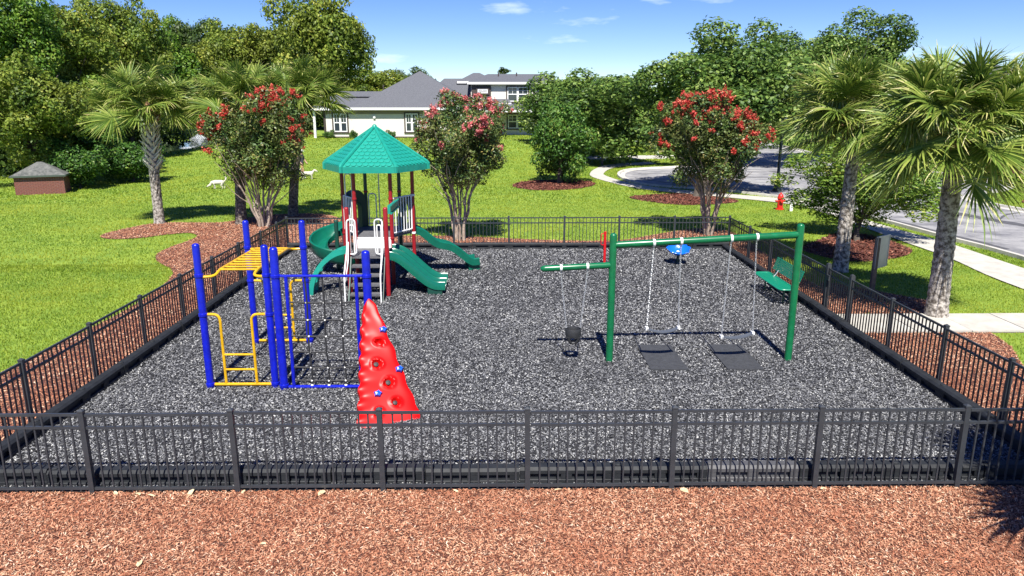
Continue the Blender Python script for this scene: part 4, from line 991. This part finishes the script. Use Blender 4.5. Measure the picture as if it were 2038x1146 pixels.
tree('oak_tree', 'live oak beyond the street behind the large palm', 'tree', (36.5, 64), (36, 64, 4.6), 5.8, 4.6, 'oak2', 'leaf_oak', .24, group='live oaks along the street')
tree('oak_tree', 'live oak at the right edge behind the large palm', 'tree', (42, 60), (43, 60, 4.4), 5.6, 4.6, 'oak2', 'leaf_oak', .24, group='live oaks along the street')
tree('young_tree', 'low bushy young tree between the two palms in a mulch ring', 'tree', (12.6, 25.6), (13.0, 26.2, 1.95), 3.5, 1.85, 'small', 'leaf_light', .10, ry=2.3)
# woods on the left, across the pond and behind the house
WOOD = [('green', 'leaf_green', -27.95, 45, 8.5, 2.8, 3.2, 'bright green tree at the upper left corner'), ('yellow', 'leaf_yellow', -26.6, 42.5, 4.4, 3.4, 3.3, 'yellow-green tree at the left edge behind the brick shed'),
        ('yellow', 'leaf_yellow', -28.3, 50, 7.6, 3.7, 3.4, 'tall yellowish tree above the brick shed'), ('dark', 'leaf_dark', -33.3, 62, 9.0, 4.0, 3.4, 'dull dark tree showing at the skyline on the left'),
        ('yellow', 'leaf_yellow', -28.0, 57, 8.6, 3.3, 4.2, 'tall yellow-green tree left of the lone palm crown'), ('light', 'leaf_light', -26.4, 47, 4.0, 3.2, 3.0, 'leafy tree just behind the shrubs by the brick shed'),
        ('dark', 'leaf_dark', -28.8, 58.5, 4.6, 3.8, 3.7, 'dark tree behind the crown of the lone palm'), ('green', 'leaf_green', -42.6, 98, 7.6, 6.2, 6.0, 'green tree across the pond right of the lone palm'),
        ('dark', 'leaf_dark', -41.5, 106, 10.0, 5.2, 6.6, 'dark tree across the pond, tallest of that group'), ('green', 'leaf_green', -47.5, 110, 10.8, 5.5, 5.5, 'green tree far across the pond'),
        ('yellow', 'leaf_yellow', -35.7, 102, 9.4, 6.0, 6.4, 'yellowish tree above the red crape myrtle'), ('yellow', 'leaf_yellow', -31.0, 107, 9.3, 6.2, 6.3, 'yellow-green tree left of the tallest tree'),
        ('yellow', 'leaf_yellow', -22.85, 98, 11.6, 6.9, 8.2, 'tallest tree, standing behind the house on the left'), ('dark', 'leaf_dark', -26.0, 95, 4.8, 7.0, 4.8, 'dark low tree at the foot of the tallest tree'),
        ('yellow', 'leaf_yellow', -20.1, 120, 6.2, 6.2, 4.2, 'yellow-green tree just above the house roof'), ('dark', 'leaf_dark', -15.6, 130, 6.6, 5.2, 3.6, 'small dark tree peeking over the house ridge'),
        ('dark', 'leaf_dark', -52, 100, 7.6, 6.5, 6.0, 'dark tree behind the fountain')]
for i, (k_, mtl, x, y, z, rx, rz_, lab) in enumerate(WOOD):
    tree('forest_tree', lab, 'tree', (x, y), (x, y, z), rx * 1.2, rz_ * 1.15, ('wood1', 'wood2', 'wood3')[i % 3], mtl, .22, group='trees of the woods on the left')
for x, y, z, rx, rz_, lab in ((-24.0, 42.2, 1.4, 2.1, 1.8, 'rounded dark shrub right behind the brick shed'), (-22.6, 45.5, 1.4, 2.5, 1.8, 'spreading light green shrub at the edge of the woods'), (-25.4, 45.2, 2.9, 1.7, 1.7, 'tall shrub above the brick shed')):
    tree('shrub', lab, 'shrub', (x, y), (x, y, z), rx, rz_, 'shrub', 'leaf_shrub', .08, group='shrubs by the brick shed')
# undergrowth that closes the woods near the ground
rng = np.random.default_rng(99)
def mass(segs, nper, size, hgt):
    out = []
    for (x0, y0), (x1, y1) in segs:
        nb = max(6, int(math.hypot(x1 - x0, y1 - y0) / 1.6)); t_ = rng.uniform(0, 1, nb)
        bc = np.stack([x0 + (x1 - x0) * t_ + rng.normal(0, 1.2, nb), y0 + (y1 - y0) * t_ + rng.normal(0, 1.2, nb), rng.uniform(.1, hgt, nb)], 1); br_ = rng.uniform(1.0, 2.0, nb)
        i = rng.integers(0, nb, nb * nper); d = unit(rng.normal(size=(len(i), 3))); c = bc[i] + d * (br_[i] * rng.uniform(.6, 1.1, len(i)))[:, None]
        c[:, 2] += terr(bc[i, 0], bc[i, 1])
        out.append(leaf_quads(c, unit(d + rng.normal(size=d.shape) * .6), size))
    return np.concatenate(out)
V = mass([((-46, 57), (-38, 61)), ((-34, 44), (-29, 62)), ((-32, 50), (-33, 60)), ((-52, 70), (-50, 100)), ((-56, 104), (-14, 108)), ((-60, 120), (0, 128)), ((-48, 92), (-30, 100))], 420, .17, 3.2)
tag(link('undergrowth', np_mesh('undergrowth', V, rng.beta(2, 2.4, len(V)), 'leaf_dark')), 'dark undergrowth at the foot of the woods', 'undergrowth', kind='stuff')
V = mass([((33, 72), (60, 66)), ((12, 72), (34, 80)), ((20, 92), (70, 88))], 420, .15, 2.4)
tag(link('hedge_mass', np_mesh('hedge_mass', V, rng.beta(2, 2.4, len(V)), 'leaf_oak')), 'far hedges beyond the street on the right', 'hedge', kind='stuff')
rng = np.random.default_rng(5)
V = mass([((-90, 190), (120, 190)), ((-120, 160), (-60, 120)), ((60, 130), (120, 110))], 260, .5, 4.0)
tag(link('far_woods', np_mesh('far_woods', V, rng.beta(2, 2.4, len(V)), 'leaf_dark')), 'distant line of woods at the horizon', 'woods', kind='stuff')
t = tree('pine_tree', 'tiny far pine top rising above the roof ridge', 'tree', (.45, 170), (.45, 170, 11.2), 1.9, 1.0, 'shrub', 'leaf_dark', .12)

# ------------------------------------------------------------------ houses
def hip(poly_x, poly_y, ez, rz_, rx0, rx1, rname, parent, ov=0., thick=.22):
    x0, x1 = poly_x; y0, y1 = poly_y; ym = (y0 + y1) / 2; m = MB()
    vs = [(x0, y0, ez), (x1, y0, ez), (x1, y1, ez), (x0, y1, ez), (rx0, ym, rz_), (rx1, ym, rz_)]
    m.add(vs, [(0, 1, 5, 4), (1, 2, 5), (2, 3, 4, 5), (3, 0, 4), (3, 2, 1, 0)]); r = m.build(rname, 'roof_shingle', parent)
    m = MB(); d = .06
    for a, b in (((x0, y0), (x1, y0)), ((x1, y0), (x1, y1)), ((x1, y1), (x0, y1)), ((x0, y1), (x0, y0))):
        cx_, cy_ = (a[0] + b[0]) / 2, (a[1] + b[1]) / 2; L_ = math.hypot(b[0] - a[0], b[1] - a[1]); m.box((cx_, cy_, ez - thick / 2 + .012), (L_ + d, d, thick), math.atan2(b[1] - a[1], b[0] - a[0]))
    m.build('gutter', 'trim_white', r); return r
def window(parent, x0, x1, y, z0, z1, n=2, sill=True):
    fr = MB(); t_ = .13
    for c_, d_ in ((((x0 + x1) / 2, y - .04, z1 + t_ / 2), (x1 - x0 + 2 * t_, .10, t_)), (((x0 + x1) / 2, y - .05, z0 - t_ / 2), (x1 - x0 + 2 * t_ + .06, .12, t_)), ((x0 - t_ / 2, y - .04, (z0 + z1) / 2), (t_, .10, z1 - z0)), ((x1 + t_ / 2, y - .04, (z0 + z1) / 2), (t_, .10, z1 - z0))): fr.box(c_, d_)
    w_ = fr.build('window', 'trim_dark', parent); wd = (x1 - x0) / n
    for i in range(n):
        a, b = x0 + i * wd + .02, x0 + (i + 1) * wd - .02; s_ = MB(); zm = (z0 + z1) / 2; c_ = (a + b) / 2
        for z in (z0 + .05, zm, z1 - .05): s_.box((c_, y - .03, z), (b - a, .06, .09))
        for x in (a + .04, b - .04): s_.box((x, y - .032, zm), (.08, .058, z1 - z0))
        s_.box((c_, y - .026, zm + (z1 - zm) / 2), (.035, .04, z1 - zm)); s_.box((c_, y - .024, zm + (z1 - zm) / 2), (b - a, .036, .035))
        s_.build('sash', 'trim_white', w_); MB().box((c_, y - .006, zm), (b - a - .04, .012, z1 - z0 - .04)).build('pane', 'glass', w_)
h = thing('house', 'cream stucco house with grey hipped shingle roofs across the lawn', 'house', (-9, 79, 1.2))
HY = 74.55
m = MB(); m.box((-9.75, 79.3, 2.55), (15.3, 9.5, 3.1)); wl = m.build('wall', 'stucco', h)
m = MB(); m.box((-9.75, HY - .02, 1.15), (15.34, .08, .5)); m.build('plinth', 'trim_dark', h)
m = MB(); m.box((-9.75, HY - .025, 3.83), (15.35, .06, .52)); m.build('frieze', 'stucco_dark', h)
m = MB(); m.box((1.0, 86, 4.0), (8.6, 11, 5.6)); m.build('wall', 'stucco', h)
m = MB(); m.box((-2.2, 80.42, 5.85), (2.05, .12, 1.1)); m.build('wall_panel', 'trim_dark', h)
hip((-18.75, -7.5), (74.0, 84.5), 4.14, 5.78, -16.9, -9.0, 'roof', h)
r = hip((-14.9, -2.1), (73.97, 86.6), 4.17, 7.85, -8.62, -8.58, 'roof', h)
hip((-9, 1), (79.5, 92), 4.6, 7.25, -6.5, -1.0, 'roof', h)
hip((-3.7, 5.8), (80.0, 92.2), 6.72, 7.75, -1.6, 4.6, 'roof', h)
hip((-5.0, -.5), (84.0, 92.5), 6.9, 7.95, -3.3, -2.6, 'roof', h)
hip((-2.0, 5.6), (78.2, 80.4), 3.9, 4.5, -1.6, 5.2, 'porch_roof', h)
for i, x in enumerate((-15.4, -14.6, -13.8, -13.0)):
    pass
m = MB(); m.box((-14.3, 77.2, 5.25), (3.2, .35, .08)); m.build('ridge_vent', 'roof_shingle', h)
for x, y, z in ((-12.5, 80.3, 6.1), (-.4, 84.2, 7.5), (1.6, 84.4, 7.5)):
    m = MB(); m.tube([(x, y, z - .3), (x, y, z + .35)], .07, 8); m.build('vent_pipe', 'trim_dark', h, True)
window(h, -16.65, -15.3, HY, 1.85, 3.62); window(h, -9.55, -8.3, HY, 1.85, 3.62); window(h, -5.4, -4.0, HY, 1.85, 3.62)
window(h, .55, 2.75, 80.5, 4.75, 6.25); window(h, -2.6, -1.5, 80.36, 5.6, 6.05, 1); window(h, .6, 2.6, 80.5, 1.95, 3.4)
MB().box((-12.6, HY - .09, 3.3), (.22, .16, .28)).build('wall_lamp', 'trim_white', h)
MB().box((-18.5, 74.5, 2.6), (.22, .22, 2.9)).build('porch_column', 'trim_white', h)
MB().box((-17.52, 74.6, 2.6), (.18, .18, 2.9)).build('corner_trim', 'trim_dark', h)
for i, x in enumerate((-17.0, -14.6, -12.6, -10.9, -7.6)):
    o = tree('foundation_shrub', ['clipped shrub at the left corner of the house', 'clipped shrub just right of the left house window', 'clipped shrub at the middle of the house wall', 'clipped shrub left of the second house window', 'clipped shrub right of the second house window'][i], 'shrub', (x, 73.7), (x, 73.7, 1.62), .62 + .1 * (i == 0), .55, 'shrub', 'leaf_shrub', .04, group='clipped shrubs along the house wall')
h2 = thing('house', 'grey-roofed house mostly hidden behind the large palm', 'house', (46, 80, 0))
MB().box((47, 81, 3.6), (17, 10, 7.2)).build('wall', 'stucco', h2)
hip((37.6, 56.5), (75.2, 87), 6.8, 8.7, 42.0, 52.0, 'roof', h2)
for x in (40, 44, 48, 52): window(h2, x, x + 1.6, 75.98, 4.6, 6.2); window(h2, x, x + 1.6, 75.98, 1.1, 2.8)

# ------------------------------------------------------------------ brick shed
bs_ = thing('brick_shed', 'small brick pump shed with weathered hipped roof by the woods', 'shed', (-24.9, 40.3, 0), R(21))
bw, bd, bh = 2.3, 1.7, 1.0
def lpart(mb, name, material, parent, smooth=False):
    me = mb.mesh(name, smooth=smooth); me.materials.append(M[material]); return link(name, me, parent)
wl = lpart(MB().box((0, 0, bh / 2), (bw - .02, bd - .02, bh)), 'wall', 'mortar', bs_)
bm_ = mesh_of(MB().box((0, 0, 0), (.217, .03, .064)), 'brick', 'brick')
for r_ in range(13):
    z = .04 + r_ * .0765
    for i in range(10 - r_ % 2): link('brick', bm_, wl, (-bw / 2 + .115 + (i + .5 * (r_ % 2)) * .23, -bd / 2 + .004, z))
    if r_ % 2:
        for sx_ in (-1, 1): link('brick', bm_, wl, (sx_ * (bw / 2 - .0575), -bd / 2 + .004, z), (0, 0, 0), (.47, 1, 1))
    for i in range(7 - r_ % 2): link('brick', bm_, wl, (bw / 2 - .004, -bd / 2 + .122 + (i + .5 * (r_ % 2)) * .24, z), (0, 0, R(90)))
m = MB(); e = .14; m.add([(-bw / 2 - e, -bd / 2 - e, bh), (bw / 2 + e, -bd / 2 - e, bh), (bw / 2 + e, bd / 2 + e, bh), (-bw / 2 - e, bd / 2 + e, bh), (-.12, 0, bh + .66), (.12, 0, bh + .66)], [(0, 1, 5, 4), (1, 2, 5), (2, 3, 4, 5), (3, 0, 4), (3, 2, 1, 0)])
rf = lpart(m, 'roof', 'roof_old', bs_)
m = MB()
for a, b in (((-1, -1), (1, -1)), ((1, -1), (1, 1)), ((1, 1), (-1, 1)), ((-1, 1), (-1, -1))):
    ax_, ay_, bx2, by2 = a[0] * (bw / 2 + e), a[1] * (bd / 2 + e), b[0] * (bw / 2 + e), b[1] * (bd / 2 + e)
    m.box(((ax_ + bx2) / 2, (ay_ + by2) / 2, bh - .03), (math.hypot(bx2 - ax_, by2 - ay_) + .04, .04, .09), math.atan2(by2 - ay_, bx2 - ax_))
lpart(m, 'fascia', 'fascia_green', rf)

# ------------------------------------------------------------------ street furniture
t = thing('fire_hydrant', 'red fire hydrant on the grass beside the young tree', 'hydrant', (12.72, 33.4, 0))
MB().lathe([(.19, 0), (.19, .05), (.13, .06), (.12, .50), (.15, .51), (.15, .55), (.13, .56), (.12, .64), (.07, .72), (.03, .74), (.03, .79)], (12.72, 33.4, 0), 14).build('barrel', 'hydrant_red', t, True)
for d, r_ in (((-1, 0), .055), ((1, 0), .055), ((0, -1), .08)):
    m = MB(); m.tube([(12.72 + d[0] * .1, 33.4 + d[1] * .1, .40), (12.72 + d[0] * .19, 33.4 + d[1] * .19, .40), (12.72 + d[0] * .23, 33.4 + d[1] * .23, .40)], [r_, r_, r_ * .7], 10); m.build('nozzle_cap', 'hydrant_red', t, True)
t = thing('marker_post', 'short white utility marker post next to the fire hydrant', 'marker', (13.05, 32.9, 0))
MB().box((13.05, 32.9, .2), (.13, .05, .42)).build('post', 'white_paint', t); MB().box((13.05, 32.9, .43), (.15, .07, .04)).build('cap', 'white_paint', t)
t = thing('lamp_post', 'dark street lamp post rising behind the red-flowering crape myrtle', 'street lamp', (15.1, 40.3, 0))
MB().lathe([(.26, 0), (.26, .12), (.19, .18), (.17, .5), (.12, .6), (.085, .7), (.07, 3.4), (.09, 3.42), (.09, 3.5), (.05, 3.55)], (15.1, 40.3, 0), 14).build('pole', 'lamp_dark', t, True)
o = MB().lathe([(.08, 3.55), (.16, 3.62), (.20, 3.95), (.17, 4.0)], (15.1, 40.3, 0), 12).build('lantern', 'trim_white', t, True); MB().lathe([(.24, 4.0), (.18, 4.12), (.03, 4.25)], (15.1, 40.3, 0), 12).build('lantern_cap', 'lamp_dark', o, True)
t = thing('waste_station', 'dark box on a post at the bend of the sidewalk', 'waste bin', (7.7, 57.2, tz(7.7, 57.2)))
MB().box((7.7, 57.2, .45), (.16, .16, 1.0)).build('post', 'wood_grey', t); MB().box((7.7, 57.1, 1.1), (.55, .42, .75)).build('bin', 'lamp_dark', t); MB().box((7.7, 57.1, 1.5), (.62, .48, .08)).build('lid', 'lamp_dark', t)
t = thing('sign_post', 'grey metal notice board on a weathered post outside the gate', 'sign', (9.42, 18.0, 0))
MB().box((9.40, 18.0, .74), (.10, .10, 1.56)).build('post', 'wood_grey', t)
m = MB(); m.box(None, (.03, .62, .80), mtx=Matrix.Translation((9.62, 18.16, 1.14)) @ Matrix.Rotation(R(-52), 4, 'Z')); bd_ = m.build('board', 'sign_metal', t)
m = MB(); mt = Matrix.Translation((9.62, 18.16, 1.14)) @ Matrix.Rotation(R(-52), 4, 'Z')
for c_, d_ in (((0, 0, .40), (.045, .65, .03)), ((0, 0, -.40), (.045, .65, .03)), ((0, .315, 0), (.045, .03, .80)), ((0, -.315, 0), (.045, .03, .80))): m.box(None, d_, mtx=mt @ Matrix.Translation(c_))
m.build('board_frame', 'sign_metal', bd_)
# fountain in the pond
t = thing('fountain', 'white spraying fountain in the pond under the trees', 'fountain', (-32.4, 80.5, -.06))
MB().lathe([(.5, -.30), (.5, -.15), (.2, -.05), (.1, .05)], (-32.4, 80.5, .19), 14).build('float', 'lamp_dark', t, True)
n = 9000; rng = np.random.default_rng(3); a_ = rng.uniform(0, 2 * np.pi, n); s_ = rng.uniform(0, 1, n); rr = rng.uniform(.25, 1.35, n) ** 1.0
x = rr * s_ * 1.15; z = 1.55 * (s_ * 1.9 - s_ ** 2 * 1.9) * 2 * (1.0 - .25 * rr) + rng.normal(0, .05, n); z = np.maximum(z, 0.02)
V = leaf_quads(np.stack([x * np.cos(a_), x * np.sin(a_), z], 1), unit(rng.normal(size=(n, 3))), .014); me = np_mesh('spray', V, rng.uniform(0, 1, n), 'spray')
o = link('spray', me, t); o['kind'] = 'stuff'
n = 1500; a_ = rng.uniform(0, 2 * np.pi, n); rr = rng.uniform(.9, 1.9, n); V = leaf_quads(np.stack([rr * np.cos(a_), rr * np.sin(a_), rng.uniform(.01, .08, n)], 1), unit(rng.normal(size=(n, 3)) + np.array([0, 0, 1.5])), .025); o = link('foam', np_mesh('foam', V, rng.uniform(0, 1, n), 'spray'), t); o['kind'] = 'stuff'

# ------------------------------------------------------------------ dogs and walker (skinned skeletons)
def skin(name, joints, edges, parent, mats, assign=None, sub=2):
    me = bpy.data.meshes.new(name); me.from_pydata([j[0] for j in joints], edges, []); o = bpy.data.objects.new(name, me); C.objects.link(o)
    md = o.modifiers.new('skin', 'SKIN'); md.use_smooth_shade = True
    for i, j in enumerate(joints): me.skin_vertices[0].data[i].radius = j[1] if isinstance(j[1], tuple) else (j[1], j[1]); me.skin_vertices[0].data[i].use_root = (i == 0)
    sb = o.modifiers.new('sub', 'SUBSURF'); sb.levels = sb.render_levels = sub
    dg = bpy.context.evaluated_depsgraph_get(); m2 = bpy.data.meshes.new_from_object(o.evaluated_get(dg)); m2.name = name
    bpy.data.objects.remove(o)
    m2.materials.clear()
    for q in mats: m2.materials.append(M[q])
    if assign:
        for p in m2.polygons: p.material_index = assign(p.center)
    return link(name, m2, parent)
def dog(label, loc, rz, head_low):
    t = thing('dog', label, 'dog', loc, rz, 'white dogs on the lawn'); t.scale = (.78, .86, .80)
    hz, hx = (.22, .62) if head_low else (.66, .60)
    J = [((0, 0, .47), .17), ((.20, 0, .47), .19), ((.34, 0, .50), .165), ((-.22, 0, .48), .16), ((-.32, 0, .48), .15),   # 0-4 trunk
         ((.45, 0, .50 if head_low else .58), .085), ((hx - .06, 0, hz + .08), .105), ((hx + .04, 0, hz + .03), .09), ((hx + .16, 0, hz - .03), .045), ((hx + .21, 0, hz - .04), .036),   # 5-9 neck head muzzle
         ((-.42, 0, .54), .04), ((-.54, 0, .64), .065), ((-.56, 0, .78), .07), ((-.48, 0, .86), .03)]   # 10-13 tail
    E = [(0, 1), (1, 2), (0, 3), (3, 4), (2, 5), (5, 6), (6, 7), (7, 8), (8, 9), (4, 10), (10, 11), (11, 12), (12, 13)]
    def legc(st, pts):
        prev = st
        for p, r_ in pts: J.append((p, r_)); E.append((prev, len(J) - 1)); prev = len(J) - 1
    for s_, k_ in ((-1, .05), (1, -.06)):
        legc(2, [((.30 + k_ * .3, s_ * .085, .34), .06), ((.30 + k_, s_ * .085, .20), .036), ((.28 + k_, s_ * .085, .05), .030), ((.32 + k_, s_ * .085, .025), .032)])
        legc(4, [((-.28 - k_ * .4, s_ * .09, .34), .075), ((-.24 - k_, s_ * .09, .24), .05), ((-.36 - k_, s_ * .09, .16), .032), ((-.34 - k_, s_ * .09, .05), .028), ((-.30 - k_, s_ * .09, .025), .032)])
    skin('body', J, E, t, ['dog_white'])
    m = MB()
    for s_ in (-1, 1): m.ball((hx - .04, s_ * .085, hz + .06), .05, 8, 5, (.7, .35, 1.3))
    lpart(m, 'ears', 'dog_white', t, True); lpart(MB().ball((hx + .25, 0, hz - .035), .018, 8, 5), 'nose', 'dog_dark', t, True)
    m = MB(); [m.ball((hx + .075, s_ * .05, hz + .065), .012, 6, 4) for s_ in (-1, 1)]; lpart(m, 'eyes', 'dog_dark', t, True)
    return t
dog('white dog sniffing the grass with its tail up, near the lone palm', (-16.05, 41.9, 0), R(188), True)
dog('white dog walking beside the person behind the leaning palm', (-12.25, 46.7, tz(-12.25, 46.7)), R(6), False)
pt = thing('person', 'person in white cap and dark shirt walking a dog, half hidden by foliage', 'person', (-12.75, 47.4, tz(-12.75, 47.4)), R(-15))
J = [((0, 0, .92), (.15, .11)), ((0, 0, 1.10), (.135, .10)), ((0, 0, 1.30), (.165, .11)), ((0, 0, 1.44), (.10, .08)), ((0, 0, 1.53), .055), ((.015, 0, 1.62), (.075, .085)), ((.02, 0, 1.70), (.075, .085))]
E = [(0, 1), (1, 2), (2, 3), (3, 4), (4, 5), (5, 6)]
for s_, sw_ in ((-1, .16), (1, -.12)):
    for st, pts in ((0, [((sw_ * .15, s_ * .10, .84), .095), ((sw_ * .8, s_ * .10, .48), .065), ((sw_ * 1.0 - .05, s_ * .10, .10), .042), ((sw_ + .12, s_ * .10, .04), .04)]),
                    (3, [((0, s_ * .19, 1.40), .058), ((-sw_ * .5, s_ * .24, 1.14), .045), ((-sw_ * .5 + .16, s_ * .22, .94), .034), ((-sw_ * .5 + .23, s_ * .21, .90), .034)])):
        prev = st
        for p, r_ in pts: J.append((p, r_)); E.append((prev, len(J) - 1)); prev = len(J) - 1
def asg(c):
    if c.z > 1.50: return 0
    if c.z > .90 and not (abs(c.y) > .17 and c.z < 1.20): return 1
    if c.z > .90: return 0
    if c.z > .50: return 2
    if c.z < .09: return 3
    return 0
skin('body', J, E, pt, ['skin', 'cloth_dark', 'cloth_tan', 'cloth_white'], asg)
m = MB(); m.lathe([(.098, 1.70), (.10, 1.74), (.085, 1.80), (.03, 1.83)], (.02, 0, 0), 14); m.box((.13, 0, 1.705), (.13, .14, .014)); lpart(m, 'cap', 'cloth_white', pt, True)
m = MB(); m.ball((.10, 0, 1.62), .018, 6, 4); [m.ball((.02, s_ * .082, 1.63), .025, 6, 4, (.8, .4, 1.2)) for s_ in (-1, 1)]; lpart(m, 'face_features', 'skin', pt, True)
t = thing('dog_leash', 'thin dark leash from the sniffing dog toward the person', 'leash', (-14.4, 44.6, .3))
MB().tube([(-16.3, 41.9, .50), (-15.2, 43.2, .35), (-14.0, 45.0, .55), (-12.6, 47.2, .95)], .012, 5).build('strap', 'dog_dark', t)

# ------------------------------------------------------------------ fallen leaves along the front fence
random.seed(4)
lv = MB(); lv.add([(-.06, 0, 0), (-.02, -.035, .012), (.04, -.025, .02), (.07, 0, .012), (.03, .03, .022), (-.03, .032, .010), (0, 0, .0)], [(0, 1, 6), (1, 2, 6), (2, 3, 6), (3, 4, 6), (4, 5, 6), (5, 0, 6)])
lv_me = lv.mesh('fallen_leaf'); lv_me.materials.append(M['dry_leaf'])
for i, (x, y) in enumerate(((-4.9, 8.42), (-4.62, 8.40), (-4.42, 8.36), (-3.95, 8.40), (-3.3, 8.44), (-2.3, 8.40), (-1.45, 8.52), (-.6, 8.42), (.7, 8.44), (2.3, 8.4), (4.1, 8.42), (-5.25, 8.30), (-3.9, 6.95), (-2.7, 7.3))):
    o = link('fallen_leaf', lv_me, None, (x, y, .035), (random.uniform(-.3, .3), random.uniform(-.3, .3), random.uniform(0, 6)), (random.uniform(.6, 1.25),) * 3)
    tag(o, 'small pale dry leaf lying on the red mulch by the front fence', 'leaf', 'dry leaves along the front fence')
